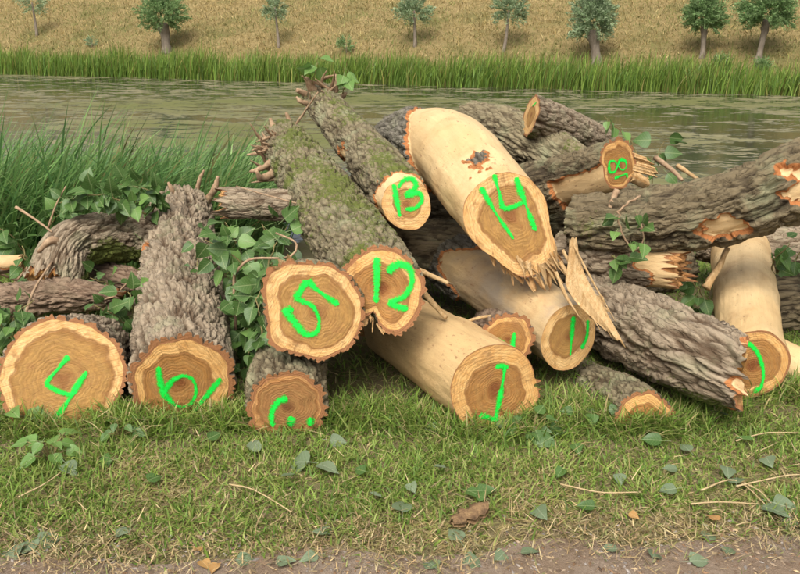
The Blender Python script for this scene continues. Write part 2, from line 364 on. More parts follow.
# far bank and dyke
al = np.concatenate([np.linspace(-260, -45, 14)[:-1], np.linspace(-45, 25, 150), np.linspace(25, 260, 16)[1:]])
el = np.concatenate([np.linspace(-4, 0, 6)[:-1], np.linspace(0, 18, 60)[:-1], np.linspace(18, 400, 12)])
def tf(A, E): return A*BT[0] + (E + BC)*BN[0], A*BT[1] + (E + BC)*BN[1]
tag(grid_mesh('dyke', al, el, ez, M['slope'], tf), kind='structure')
# water with floating weed mats
t = MT('still_water', 0.06); p = t.pos(); q = t.map(p, (0.55, 1.0, 1), (0, 0, 0.36))
n1 = t.noise(q, 1.7, 6, 0.7, 0.6); n3 = t.noise(q, 0.16, 3, 0.5); n4 = t.noise(t.map(p, (1.2, 2.4, 1), (0, 0, 0.36)), 4.0, 5, 0.7)
sm = t.math('ADD', t.math('MULTIPLY', n1, 0.65), t.math('ADD', t.math('MULTIPLY', n3, 0.40), t.math('MULTIPLY', n4, 0.36)))
mask = t.ss(sm, 0.70, 0.745)
wc = t.mix(t.ss(n4, 0.3, 0.7), (0.155, 0.138, 0.075), (0.235, 0.215, 0.125)); wc = t.mix(t.ss(n3, 0.45, 0.65), wc, (0.13, 0.135, 0.05))
t.col(t.mix(mask, (0.028, 0.030, 0.014), wc)); t.put(t.b.inputs['Roughness'], t.math('MULTIPLY_ADD', mask, 0.75, 0.10))
t.put(t.b.inputs['Specular IOR Level'], t.math('MULTIPLY_ADD', mask, -0.45, 0.5))
hb = t.math('ADD', t.math('MULTIPLY', t.noise(t.map(p, (2, 5, 1)), 2.0, 3, 0.5), 0.25), t.math('MULTIPLY', mask, t.noise(p, 9.0, 4, 0.7)))
t.l(t.bump(hb, 0.35, 0.03), t.b.inputs['Normal']); M['water'] = t.m
V = [(-260, 5, WZ), (260, 5, WZ), (260, 200, WZ), (-260, 200, WZ)]
tag(mk('water', V, quads=[[0, 1, 2, 3]], mat=M['water']), kind='structure')

# ------------------------------------------------------------------ blades (grass, reeds, straw)
def blades(name, root, h, wd, az, lean, bend, col, mat, segs=2, flat=None, label=None, cat=None, tipk=0.0):
    n = len(root); T = np.linspace(0, 1, segs + 1)
    dx, dy = np.cos(az), np.sin(az)
    fa = az + np.pi/2 + RNG.normal(0, 0.7, n) if flat is None else flat
    wx, wy = np.cos(fa), np.sin(fa); rows = []
    for k, tt in enumerate(T):
        ho = h*(lean*tt + bend*tt*tt); vz = h*tt*np.clip(1 - 0.5*np.abs(lean) - 0.62*np.abs(bend)*tt, 0.02, 1)
        c = root + np.stack([dx*ho, dy*ho, vz], 1)
        if k == segs: rows.append(c[:, None])
        else:
            hw = wd*0.5*(1 - 0.55*tt*tt); o = np.stack([wx*hw, wy*hw, 0*hw], 1); rows.append(np.stack([c - o, c + o], 1))
    V = np.concatenate(rows, 1); nv = V.shape[1]; base = np.arange(n)*nv
    q = [np.stack([base + 2*k, base + 2*k + 1, base + 2*k + 3, base + 2*k + 2], 1) for k in range(segs - 1)]
    tr = np.stack([base + 2*(segs - 1), base + 2*(segs - 1) + 1, base + 2*segs], 1)
    C = np.repeat(np.concatenate([col, np.ones((n, 1))], 1)[:, None], nv, 1)
    C[:, -1, :3] = C[:, -1, :3]*(1 - tipk) + np.array([0.36, 0.28, 0.12])*tipk
    o = mk(name, V.reshape(-1, 3), quads=np.concatenate(q) if q else None, tris=tr, mat=mat, attrs={'col': C.reshape(-1, 4)})
    return tag(o, label, cat, kind='stuff')
def pick(cols, n, p=None, jit=0.2):
    c = np.array(cols)[RNG.choice(len(cols), n, p=p)]
    return np.clip(c*(1 + RNG.normal(0, jit, (n, 1))), 0.004, 1)
GREENS = [(0.175, 0.275, 0.045), (0.225, 0.315, 0.06), (0.13, 0.235, 0.04), (0.28, 0.335, 0.09)]
TANS = [(0.50, 0.41, 0.21), (0.40, 0.32, 0.145), (0.33, 0.31, 0.11)]

# lawn in front of and between the logs
n = 230000
x = RNG.uniform(-3.6, 3.6, n); y = 2.22 + RNG.uniform(0, 1, n)**1.3*3.6
edge = path_edge(x); dens = sstep(-0.06, 0.18, y - edge + 0.14*n2(x, y, 3.0, 41))*np.clip(0.95 + 0.8*n2(x, y, 2.6, 43), 0.2, 1)
dens = dens*np.where(y > 4.0, 0.45, 1)*np.where((y > 3.22) & (x > -1.7) & (x < 2.0), 0.22, 1)
k = RNG.uniform(0, 1, n) < dens + 0.03*(y > edge - 0.06); x, y = x[k], y[k]; n = len(x)
near = sstep(2.70, 3.05, y)
dry = np.clip(0.44 - 0.30*near + 0.8*n2(x, y, 2.2, 47) + 0.35*(1 - sstep(0, 0.28, y - path_edge(x))), 0.05, 0.85)
isdry = RNG.uniform(0, 1, n) < dry
col = np.where(isdry[:, None], pick(TANS, n), pick(GREENS, n))
h = (0.042 + 0.040*RNG.uniform(0, 1, n))*(1 + 0.6*near*RNG.uniform(0.2, 1, n))*(1 + 0.8*n2(x, y, 4.5, 49)); h = np.where(isdry, h*0.8, h)*(1 - 0.42*sstep(2.78, 2.95, y)*(1 - sstep(3.2, 3.4, y)))
root = np.stack([x, y, gz(x, y) - 0.004], 1)
blades('lawn_grass', root, h, 0.0048 + 0.0034*RNG.uniform(0, 1, n), RNG.uniform(0, 6.283, n), RNG.uniform(0.1, 0.8, n) + 0.5*isdry, RNG.uniform(0, 0.7, n), col, M['blade'], 2,
       label='short green and straw coloured grass in front of the logs', cat='grass', tipk=0.15)
# longer tussocks at the feet of the logs
cl = np.array([on_ground(a_, b_)[:2] for a_, b_ in [(6, 428), (28, 432), (122, 418), (126, 424), (140, 430), (236, 424), (240, 412), (244, 420), (340, 425), (430, 425), (548, 425), (535, 434), (575, 412), (605, 420), (690, 416), (785, 396), (715, 410), (805, 398), (355, 415), (400, 418), (455, 436), (632, 428), (648, 430), (664, 428), (640, 426), (656, 427)]])
n = 10500; ci_ = RNG.choice(len(cl), n); x = cl[ci_, 0] + RNG.normal(0, 0.10, n); y = cl[ci_, 1] + RNG.normal(0, 0.045, n)
blades('tussock_grass', np.stack([x, y, gz(x, y) - 0.005], 1), RNG.uniform(0.05, 0.18, n), RNG.uniform(0.004, 0.008, n), RNG.uniform(0, 6.283, n), RNG.uniform(0.05, 0.5, n), RNG.uniform(0.1, 0.8, n),
       np.where((RNG.uniform(0, 1, n) < 0.16)[:, None], pick(TANS, n), pick(GREENS, n)), M['blade'], 3, label='longer green grass tufts growing against the log ends', cat='grass')
# cut straw lying about
n = 4200; x = RNG.uniform(-3.3, 3.3, n); y = RNG.uniform(2.15, 3.35, n)
k = RNG.uniform(0, 1, n) < np.clip(0.25 + 1.2*np.exp(-((y - path_edge(x) - 0.03)/0.10)**2) + 0.6*n2(x, y, 2.2, 53), 0.02, 1); x, y = x[k], y[k]; n = len(x)
root = np.stack([x, y, gz(x, y) + RNG.uniform(0.008, 0.035, n)*sstep(0.0, 0.2, y - path_edge(x)) + 0.010], 1)
blades('cut_straw', root, RNG.uniform(0.02, 0.09, n), RNG.uniform(0.002, 0.0045, n), RNG.uniform(0, 6.283, n), np.full(n, 0.96), RNG.uniform(-0.05, 0.05, n),
       pick([(0.46, 0.36, 0.19), (0.34, 0.25, 0.12), (0.24, 0.18, 0.10)], n), M['straw'], 2, label='dry straw and grass clippings strewn along the path edge', cat='straw')
n = 16000; x = RNG.uniform(-3.0, 3.0, n); y = path_edge(x) + RNG.normal(0.03, 0.10, n); k = RNG.uniform(0, 1, n) < np.clip(0.6 + 1.3*n2(x, y, 3.0, 58), 0.04, 1)*(y > 2.0); x, y = x[k], y[k]; n = len(x)
blades('dry_clippings', np.stack([x, y, gz(x, y) + 0.009 + RNG.uniform(0, 0.012, n)], 1), RNG.uniform(0.010, 0.045, n), RNG.uniform(0.002, 0.005, n), RNG.uniform(0, 6.283, n), RNG.uniform(0.85, 0.98, n), RNG.uniform(-0.05, 0.05, n),
       pick([(0.40, 0.30, 0.15), (0.30, 0.21, 0.10), (0.20, 0.14, 0.075), (0.34, 0.28, 0.15), (0.16, 0.17, 0.06)], n, jit=0.25), M['straw'], 2, label='fine dry clippings matted along the edge of the path', cat='clippings')
# wood chips and grit on the path
n = 9000; x = RNG.uniform(-2.6, 2.6, n); y = 2.05 + 0.5*RNG.uniform(0, 1, n); k = RNG.uniform(0, 1, n) < np.clip(0.55 + 1.1*n2(x, y, 2.4, 57), 0.05, 1)*(y < path_edge(x) + 0.15); x, y = x[k], y[k]; n = len(x)
s = RNG.uniform(0.0015, 0.006, n); az = RNG.uniform(0, 6.283, n); ln = s*RNG.uniform(1, 3, n); c0 = np.stack([x, y, gz(x, y) + 0.007], 1)
d = np.stack([np.cos(az), np.sin(az), 0*az], 1); e = np.stack([-np.sin(az), np.cos(az), 0*az], 1); z = np.array([0, 0, 1.0])
V = np.stack([c0 - d*ln[:, None], c0 + e*s[:, None], c0 + d*ln[:, None], c0 - e*s[:, None], c0 + z*(s*0.8)[:, None] + d*(ln*RNG.uniform(-.4, .4, n))[:, None]], 1)
b5 = np.arange(n)*5; tr = np.concatenate([np.stack([b5 + i, b5 + (i + 1) % 4, b5 + 4], 1) for i in range(4)])
C = np.repeat(np.concatenate([pick([(0.28, 0.21, 0.14), (0.34, 0.25, 0.14), (0.15, 0.10, 0.065), (0.24, 0.21, 0.18), (0.20, 0.12, 0.065)], n), np.ones((n, 1))], 1)[:, None], 5, 1)
tag(mk('path_grit', V.reshape(-1, 3), tris=tr, mat=M['chip'], smooth=False, attrs={'col': C.reshape(-1, 4)}), 'small wood chips and grit scattered on the bare path', 'grit', kind='stuff')
# near reeds by the water
def reed_bed(name, n, xr, yr, keep, hr, label):
    x = RNG.uniform(*xr, n); y = RNG.uniform(*yr, n); k = keep(x, y); x, y = x[k], y[k]; n = len(x)
    az = RNG.normal(-0.15, 0.7, n)
    blades(name, np.stack([x, y, gz(x, y) - 0.02], 1), RNG.uniform(*hr, n)*(0.85 + 0.3*n2(x, y, 1.2, 61)), RNG.uniform(0.009, 0.02, n), az, RNG.uniform(0.02, 0.32, n), RNG.uniform(0.15, 0.75, n),
           np.where((RNG.uniform(0, 1, n) < 0.06)[:, None], pick([(0.26, 0.22, 0.09)], n), pick([(0.15, 0.28, 0.08), (0.19, 0.33, 0.10), (0.115, 0.235, 0.075), (0.25, 0.38, 0.13)], n)), M['reed'], 5, label=label, cat='reeds')
reed_bed('reeds', 21000, (-6.5, -1.0), (5.6, 8.9), lambda x, y: RNG.uniform(0, 1, len(x)) < np.clip((-1.15 - x)*1.4, 0, 1), (1.05, 1.7), 'dense dark green reeds on the near bank left of the pile')
reed_bed('reeds', 380, (1.9, 4.2), (6.6, 7.8), lambda x, y: n2(x, y, 1.3, 63) > -0.05, (0.55, 0.95), 'sparse green reeds by the water behind the mossy log')
# far reed belt
n = 26000; a_ = RNG.uniform(-42, 22, n); e_ = RNG.uniform(-0.55, 1.1, n) + 0.25*n2(a_, 0*a_, 0.6, 65); X, Y = tf(a_, e_)
h = RNG.uniform(0.6, 1.35, n)*(0.98 + 0.5*n2(a_, 0*a_, 0.7, 67)) - 0.12*np.clip(-e_, 0, 1)
blades('reeds', np.stack([X, Y, np.maximum(ez(X, Y), WZ) - 0.03], 1), h, RNG.uniform(0.018, 0.04, n), RNG.normal(0.3, 1.1, n), RNG.uniform(0, 0.22, n), RNG.uniform(0, 0.35, n),
       np.where((RNG.uniform(0, 1, n) < 0.10)[:, None], pick([(0.27, 0.25, 0.07)], n), pick([(0.17, 0.265, 0.045), (0.22, 0.31, 0.06), (0.125, 0.215, 0.04)], n, jit=0.25)), M['reed'], 3,
       label='bright green reed belt along the far waterline', cat='reeds')
# dry grass on the dyke
n = 110000; a_ = RNG.uniform(-42, 22, n); e_ = 0.7 + RNG.uniform(0, 1, n)*8.5; X, Y = tf(a_, e_); g = n2(a_, e_, 0.5, 71) + 0.5*n2(a_, e_, 1.7, 73)
isg = RNG.uniform(0, 1, n) < np.clip(0.42 + 1.3*g + 0.5*np.exp(-((e_ - 1.2)/0.7)**2), 0.03, 0.9)
blades('dry_dyke_grass', np.stack([X, Y, ez(X, Y) - 0.02], 1), RNG.uniform(0.08, 0.30, n), RNG.uniform(0.010, 0.028, n), RNG.uniform(0, 6.283, n), RNG.uniform(0.2, 0.95, n), RNG.uniform(0, 0.4, n),
       np.where(isg[:, None], pick([(0.16, 0.185, 0.05), (0.22, 0.225, 0.075)], n), pick([(0.40, 0.305, 0.125), (0.32, 0.235, 0.085), (0.25, 0.19, 0.07), (0.47, 0.37, 0.17)], n)), M['straw'], 2,
       label='mown dry yellow grass covering the dyke slope', cat='grass')

# ------------------------------------------------------------------ logs
def log_surface(pts, radii, seed, depth=0.026, pw=0.038, plen=0.17, res=0.0068, peel=None, moss=None, flare=(), face_n=None, torn_front=0.0, torn_back=0.0, lump=0.05, resl=None, plate=0.62):
    pts = np.asarray(pts, float); L0 = np.sum(np.linalg.norm(np.diff(pts, axis=0), axis=1))
    nv = max(int(L0/(resl or res*1.25)), 8); R0 = float(np.max(radii)); nu = int(max(2*math.pi*R0/res, 14))
    c = catmull(np.concatenate([pts, np.asarray(radii, float)[:, None]], 1), nv); cen, R = c[:, :3], c[:, 3]
    T = np.gradient(cen, axis=0); T /= np.linalg.norm(T, axis=1)[:, None]
    up = np.array([0, 0, 1.0]); up = nrm(up - T[0]*np.dot(up, T[0])); Us = [up]
    for i in range(1, nv):
        u = Us[-1] - T[i]*np.dot(Us[-1], T[i]); Us.append(nrm(u))
    Us = np.array(Us); Ss = np.cross(T, Us)
    s = np.concatenate([[0], np.cumsum(np.linalg.norm(np.diff(cen, axis=0), axis=1))])
    th = np.arange(nu)/nu*2*math.pi; TH, S = np.meshgrid(th, s); RR = np.repeat(R[:, None], nu, 1)
    q = np.stack([np.cos(TH)*R0, np.sin(TH)*R0, S], -1)
    RR = RR*(1 + lump*2*fbm(np.stack([np.cos(TH)*1.1, np.sin(TH)*1.1, S*1.6], -1) + seed*3.1, 3, seed))
    for (tc, tw, am, dec) in flare:
        dth = np.abs((TH - math.radians(tc) + math.pi) % (2*math.pi) - math.pi)
        RR = RR + am*np.exp(-(dth/math.radians(tw))**2)*np.exp(-S/dec)
    base = cen[:, None] + RR[..., None]*(np.cos(TH)[..., None]*Ss[:, None] + np.sin(TH)[..., None]*Us[:, None])
    # bark plates: furrows between long lens-shaped cells, warped
    wq = q + 0.03*np.stack([noise(q*11 + 11, seed), noise(q*11 + 37, seed + 1), 2.0*noise(q*7 + 71, seed + 2)], -1)
    vq = wq/np.array([pw, pw, plen]); f1, f2, cid = voronoi(vq, seed)
    g1, g2, gid = voronoi(wq/np.array([pw, pw, plen])*2.1 + 5, seed + 20)
    nz = lambda k, o_: noise(wq/np.array(k) + o_, seed + int(o_)) + 0.45*noise(wq/np.array(k)*1.9 + o_ + 3.3, seed + 31)
    r1_ = np.abs(nz([pw*1.9, pw*1.9, plen*2.4], 5)); r2_ = np.abs(nz([pw*0.8, pw*0.8, plen*0.9], 8))
    rid2 = (sstep(0.03, 0.36, r1_)*0.70 + 0.16)*(0.62 + 0.38*sstep(0.0, 0.26, r2_)) + 0.14*sstep(0.0, 0.12, f2 - f1)*(0.3 + 0.7*cid)
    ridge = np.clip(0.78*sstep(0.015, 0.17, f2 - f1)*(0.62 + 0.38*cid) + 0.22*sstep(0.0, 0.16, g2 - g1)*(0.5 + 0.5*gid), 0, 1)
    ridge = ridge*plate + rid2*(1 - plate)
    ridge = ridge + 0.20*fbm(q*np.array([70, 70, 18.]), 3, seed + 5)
    pl = np.zeros_like(S) - 1
    if peel is not None: pl = peel(S, TH, base) + 0.06*fbm(q*9, 3, seed + 9) + 0.025*noise(q*45, seed + 3)
    plv = sstep(-0.016, 0.02, pl)
    sat = 1 - sstep(0.45, 0.85, plv)
    disp = depth*(ridge*1.25 - 0.70)*sat - depth*0.75*plv + (0.008*fbm(q*np.array([13, 13, 3.]), 4, seed + 6) + 0.020*fbm(q*3.4, 3, seed + 7))*plv
    mo = np.full_like(S, -0.4) if moss is None else moss(S, TH, base)
    mo = mo + 0.55*fbm(q*4.5, 3, seed + 12)
    disp = disp + 0.004*sstep(0.3, 0.8, mo)*noise(q*110, seed + 14)*sat
    RRd = RR + disp
    Vt = cen[:, None] + RRd[..., None]*(np.cos(TH)[..., None]*Ss[:, None] + np.sin(TH)[..., None]*Us[:, None])
    n0 = -T[0] if face_n is None else nrm(face_n)
    off = -np.einsum('ijk,k->ij', Vt - cen[0], n0)/np.einsum('ik,k->i', T, n0)[:, None]
    off0 = off[0]; fall = np.exp(-S/max(R0*0.9, 0.03))
    Vt = Vt + T[:, None]*(np.where(S <= np.maximum(off0, 0)[None] + 1e9, off0[None]*fall, 0))[..., None]
    if torn_front: Vt = Vt + (T[0]*1.0)[None, None]*(torn_front*(noise(np.stack([np.cos(TH)*9, np.sin(TH)*9, 0*TH], -1), seed + 15))*np.exp(-S/0.05))[..., None]
    if torn_back:
        Vt = Vt + T[-1][None, None]*(torn_back*(noise(np.stack([np.cos(TH)*7, np.sin(TH)*7, 0*TH], -1), seed + 16) + 0.5*noise(np.stack([np.cos(TH)*19, np.sin(TH)*19, 0*TH], -1), seed + 17))*np.exp(-(s[-1] - S)/0.07))[..., None]
    V = Vt.reshape(-1, 3)
    i0 = np.arange(nv - 1)[:, None]*nu; j = np.arange(nu)[None]; j1 = (j + 1) % nu
    quads = np.stack([i0 + j, i0 + j1, i0 + nu + j1, i0 + nu + j], -1).reshape(-1, 4)
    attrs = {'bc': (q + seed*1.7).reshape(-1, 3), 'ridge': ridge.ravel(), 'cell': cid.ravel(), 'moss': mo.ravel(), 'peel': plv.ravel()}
    return dict(V=V, quads=quads, attrs=attrs, front=Vt[0], back=Vt[-1], cen=cen, n0=n0, n1=T[-1], R=R, S0=Ss[0], U0=Us[0], nu=nu, T=T, Us=Us, Ss=Ss, plf=float(np.mean(plv[0])))

def disc(name, ring, c, n, mat, parent, org, seed, bf, hw, rough=0.0012, rings=14, hollow=0.0):
    nu = len(ring); c = np.asarray(c); fr = np.concatenate([[1, .97, .94, .91, .88], np.linspace(0.84, 0, rings - 4)[:-1]]) if rings > 8 else np.linspace(1, 0, rings + 1)[:-1]
    rings = len(fr); dv = ring - c; rad = np.linalg.norm(dv, axis=1); dirs = dv/rad[:, None]
    kd = np.arange(nu); kd = np.minimum(kd, nu - kd); ker = np.exp(-(kd/(nu*0.022))**2); ker /= ker.sum()
    rs = np.real(np.fft.ifft(np.fft.fft(rad)*np.fft.fft(ker)))
    bl = sstep(0.86, 1.0, fr)[:, None]; RD = fr[:, None]*(rs[None]*(1 - bl) + rad[None]*bl)
    V = c[None, None] + RD[..., None]*dirs[None]
    e1 = nrm(np.cross(n, [0, 0, 1.0]) if abs(n[2]) < 0.9 else [1.0, 0, 0]); e2 = np.cross(n, e1)
    Vf = np.concatenate([V.reshape(-1, 3), c[None]]); fx = (Vf - c)@e1; fy = (Vf - c)@e2
    rr = np.concatenate([(RD/rs[None]).ravel(), [0]])
    dz = rough*2*fbm(np.stack([fx*22, fy*22, 0*fx + seed], -1), 3, seed)*sstep(1.0, 0.92, rr)
    if rough > 0.003:
        ax_ = (Vf - c)@n; k_ = np.clip(rr, 0, 1)**5; Vf = Vf - n[None]*(ax_*(1 - k_))[:, None]; dz = (0.03*noise(np.stack([fx*38, fy*38, 0*fx + seed], -1), seed) + 0.03*noise(np.stack([fx*90, fy*90, 0*fx + seed], -1), seed + 1))*(1 - k_)
    Vf = Vf + n[None]*(dz - hollow*sstep(0.55, 0.0, rr))[:, None]
    i0 = np.arange(rings - 1)[:, None]*nu; j = np.arange(nu)[None]; j1 = (j + 1) % nu
    quads = np.stack([i0 + j, i0 + nu + j, i0 + nu + j1, i0 + j1], -1).reshape(-1, 4); last = (rings - 1)*nu; j = np.arange(nu)
    tris = np.stack([last + j, np.full(nu, rings*nu), last + (j + 1) % nu], 1); N = len(Vf)
    return mk(name, Vf, quads=quads, tris=tris, mat=mat, parent=parent, org=org,
              attrs={'fc': np.stack([fx, fy, 0*fx], 1), 'rr': rr, 'bf': np.full(N, bf), 'hw': np.full(N, hw), 'seed': np.full(N, seed*1.37)})

def paint(strokes, c, n, parent, org, wd=0.014, seed=0):
    Vs, Q, Tt = [], [], []; b = 0; rg = np.random.default_rng(seed + 100)
    for si, st in enumerate(strokes):
        P3 = np.array([on_plane(a_, b_, c, n) for a_, b_ in st]); L = np.sum(np.linalg.norm(np.diff(P3, axis=0), axis=1))
        m = max(int(L/0.004), 6); C = catmull(P3, m); C = C + n*(0.0032 + 0.0005*si)
        tg = np.gradient(C, axis=0); tg /= np.linalg.norm(tg, axis=1)[:, None] + 1e-9; sd_ = np.cross(n, tg)
        tt = np.linspace(0, 1, m); lr = np.minimum(tt, 1 - tt)*L
        wv = wd*(0.85 + 0.42*noise(np.stack([tt*L*14, 0*tt + si, 0*tt + seed], 1), seed))*np.sqrt(np.clip(lr/(wd*0.8), 0.02, 1)) + wd*0.35*np.exp(-(tt*L)/0.03)*(tt > 0.01)
        wl = wv*(1.36 + 0.10*rg.normal(0, 1, m)); wr = wv*(1.36 + 0.10*rg.normal(0, 1, m))
        V = np.stack([C + sd_*wl[:, None] - n*0.001, C, C - sd_*wr[:, None] - n*0.001], 1).reshape(-1, 3)
        i = np.arange(m - 1)*3 + b; Q += [np.stack([i, i + 1, i + 4, i + 3], 1), np.stack([i + 1, i + 2, i + 5, i + 4], 1)]
        Vs.append(V); b += len(V)
    V = np.concatenate(Vs)
    return mk('painted_number', V, quads=np.concatenate(Q), mat=M['paint'], parent=parent, org=org, attrs={'ed': np.tile([1.0, 0.0, 1.0], len(V)//3)})

def w3(p): return np.array(p[1:], float) if p[0] == 'w' else U(*p)
def log(label, pts, radii, mat, seed, face='face', num=None, bf=None, hw=0.68, group=None, name='poplar_log', back_face=True, rough=0.0012, hollow=0.0, pw_num=0.014, dots=(), **kw):
    P = [w3(p) for p in pts]
    S = log_surface(P, radii, seed, **kw)
    zmin = float(S['V'][:, 2].min()); org = np.array([P[0][0], P[0][1], zmin])
    root = empty(name, org, label, 'log', group)
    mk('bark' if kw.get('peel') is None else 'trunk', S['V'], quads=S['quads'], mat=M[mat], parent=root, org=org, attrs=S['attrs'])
    dep = kw.get('depth', 0.022)
    bfv = bf if bf is not None else (1 - S['plf'])*min(dep*0.62/radii[0], 0.2)
    if face:
        fc = disc('cut_face', S['front'], S['cen'][0], S['n0'], M[face], root, org, seed, bfv, hw, rough, hollow=hollow)
        if num: paint(num, S['cen'][0], S['n0'], fc, org, pw_num, seed)
        for dt in dots: paint([dt], S['cen'][0], S['n0'], fc, org, pw_num, seed).name = 'painted_dot'
    if back_face: disc('broken_end' if kw.get('torn_back') else 'cut_face', S['back'][::-1], S['back'].mean(0) + S['n1']*0.004, S['n1'], M['face_red' if 'peeled' not in mat else 'face'], root, org, seed + 50, 0.08, 0.6, 0.004 if kw.get('torn_back') else 0.002, 12)
    return root, org, S
def limb(root, org, pts, radii, mat, seed, name='limb', face='face', **kw):
    P = [w3(p) for p in pts]; S = log_surface(P, radii, seed, **kw)
    o = mk(name, S['V'], quads=S['quads'], mat=M[mat], parent=root, org=org, attrs=S['attrs'])
    disc('broken_end', S['back'][::-1], S['back'].mean(0), S['n1'], M[face], o, org, seed + 9, 0.05, 0.6, 0.006, 10)
    return o
def rod(name, pts, radii, mat, parent=None, org=None, nu=7, n=None, knobby=0.12, seed=0):
    P = np.array([U(*p) if p[1] > 50 else np.array(p) for p in pts], float); n = n or max(len(P)*4, 8)
    c = catmull(np.concatenate([P, np.asarray(radii, float)[:, None]], 1), n); cen, R = c[:, :3], c[:, 3]
    T = np.gradient(cen, axis=0); T /= np.linalg.norm(T, axis=1)[:, None]; ref = np.array([0.3, 0.2, 0.93]) if abs(T[0][2]) < 0.8 else np.array([1.0, 0.1, 0])
    A = np.cross(T, ref); A /= np.linalg.norm(A, axis=1)[:, None]; B = np.cross(T, A); th = np.arange(nu)/nu*2*math.pi
    k = 1 + knobby*noise(np.stack(np.broadcast_arrays(np.cos(th)[None], np.sin(th)[None], np.arange(n)[:, None]*0.6 + seed), -1)*1.5, seed)
    V = cen[:, None] + (R[:, None]*k)[..., None]*(np.cos(th)[None, :, None]*A[:, None] + np.sin(th)[None, :, None]*B[:, None])
    V = np.concatenate([V.reshape(-1, 3), cen[:1], cen[-1:]]); i0 = np.arange(n - 1)[:, None]*nu; j = np.arange(nu)[None]; j1 = (j + 1) % nu
    q = np.stack([i0 + j, i0 + j1, i0 + nu + j1, i0 + nu + j], -1).reshape(-1, 4); jj = np.arange(nu); e = (n - 1)*nu
    tr = np.concatenate([np.stack([np.full(nu, n*nu), (jj + 1) % nu, jj], 1), np.stack([np.full(nu, n*nu + 1), e + jj, e + (jj + 1) % nu], 1)])
    return mk(name, V, quads=q, tris=tr, mat=mat, parent=parent, org=org)
def slab(name, outline, thick, mat, parent, org, n_dir, seed=0, rag=0.004):
    """jagged board-like piece of torn wood: strips between the two long sides of an outline, thickened along n_dir"""
    rg = np.random.default_rng(seed); o = np.asarray(outline, float); h = len(o)//2; n_dir = nrm(n_dir)
    A = catmull(o[:h + len(o) % 2], 26); B = catmull(o[h + len(o) % 2:][::-1], 26); m = 9; f = np.linspace(0, 1, m)
    G = A[:, None]*(1 - f[None, :, None]) + B[:, None]*f[None, :, None]
    gr = np.repeat(rg.normal(0, 1, (1, m)), 26, 0)*1.3 + 0.22*rg.normal(0, 1, (26, m)); ed = np.minimum(f, 1 - f)[None, :, None]*2
    F = G + n_dir*(rag*gr)[..., None] + n_dir*thick*0.35*ed; K = G - n_dir*thick*(0.3 + 0.7*ed) + n_dir*(rag*gr)[..., None]
    tipd = nrm(o[h] - o[0]); ends = rg.normal(0, 1, (1, m, 1))*rag*4
    for Z in (F, K): Z[-3:] += tipd*ends; Z[:2] -= tipd*ends*0.7
    V = np.concatenate([F.reshape(-1, 3), K.reshape(-1, 3)]); nn = 26*m
    i = (np.arange(25)[:, None]*m + np.arange(m - 1)[None]).ravel(); q = [np.stack([i, i + 1, i + m + 1, i + m], 1), np.stack([i, i + m, i + m + 1, i + 1], 1) + nn]
    per = np.concatenate([np.arange(m - 1), np.arange(25)*m + m - 1, 25*m + np.arange(m - 1, 0, -1), np.arange(25, 0, -1)*m]); p2 = np.roll(per, -1)
    q.append(np.stack([per, per + nn, p2 + nn, p2], 1))
    return mk(name, V, quads=np.concatenate(q), mat=mat, parent=parent, org=org, smooth=False)
def shards(name, bases, direc, L, wd, mat, parent, org, seed=0, back=0.03):
    """stringy torn fibres: a fringe of thin tapered splinters rooted in the wood"""
    rg = np.random.default_rng(seed); Vs, Q, b = [], [], 0; d0 = nrm(direc)
    for p in np.asarray(bases):
        d = nrm(d0 + rg.normal(0, 0.22, 3)); a_ = nrm(np.cross(d, rg.normal(0, 1, 3))); c_ = np.cross(d, a_); l_ = L*rg.uniform(0.35, 1.25); w_ = wd*rg.uniform(0.6, 1.4)
        for tt, k in ((-back, 1.0), (l_*0.5, 0.85), (l_, 0.12)):
            o_ = p + d*tt + rg.normal(0, 0.003, 3)
            Vs += [o_ + a_*w_*k, o_ + c_*w_*k*0.45, o_ - a_*w_*k, o_ - c_*w_*k*0.45]
        for i in (0, 4):
            for k in range(4): Q.append((b + i + k, b + i + (k + 1) % 4, b + i + 4 + (k + 1) % 4, b + i + 4 + k))
        Q += [(b + 8, b + 9, b + 10, b + 11), (b + 3, b + 2, b + 1, b)]; b += 12
    return tag(mk(name, np.array(Vs), quads=Q, mat=mat, parent=parent, org=org, smooth=False), kind='stuff')
def upface(k, b): return lambda s, th, P: b + k*np.sin(th)

W = lambda x, y, z: ('w', x, y, z)
# 4
r4, o4, S4 = log('short log with its sawn end sprayed with a green 4', [(61, 377, 3.17), W(-1.47, 3.42, 0.17), W(-1.50, 3.72, 0.11)], [0.248, 0.235, 0.20], 'bark_grey', 1, face='face_pale', hw=0.80,
    num=[[(69, 356), (57, 370), (47, 383), (56, 390), (70, 395)], [(87, 371), (76, 388), (66, 404), (50, 427)]], flare=[(20, 40, 0.015, 0.4)], pw=0.042, plen=0.14, moss=upface(-0.3, -0.1), rough=0.0015)
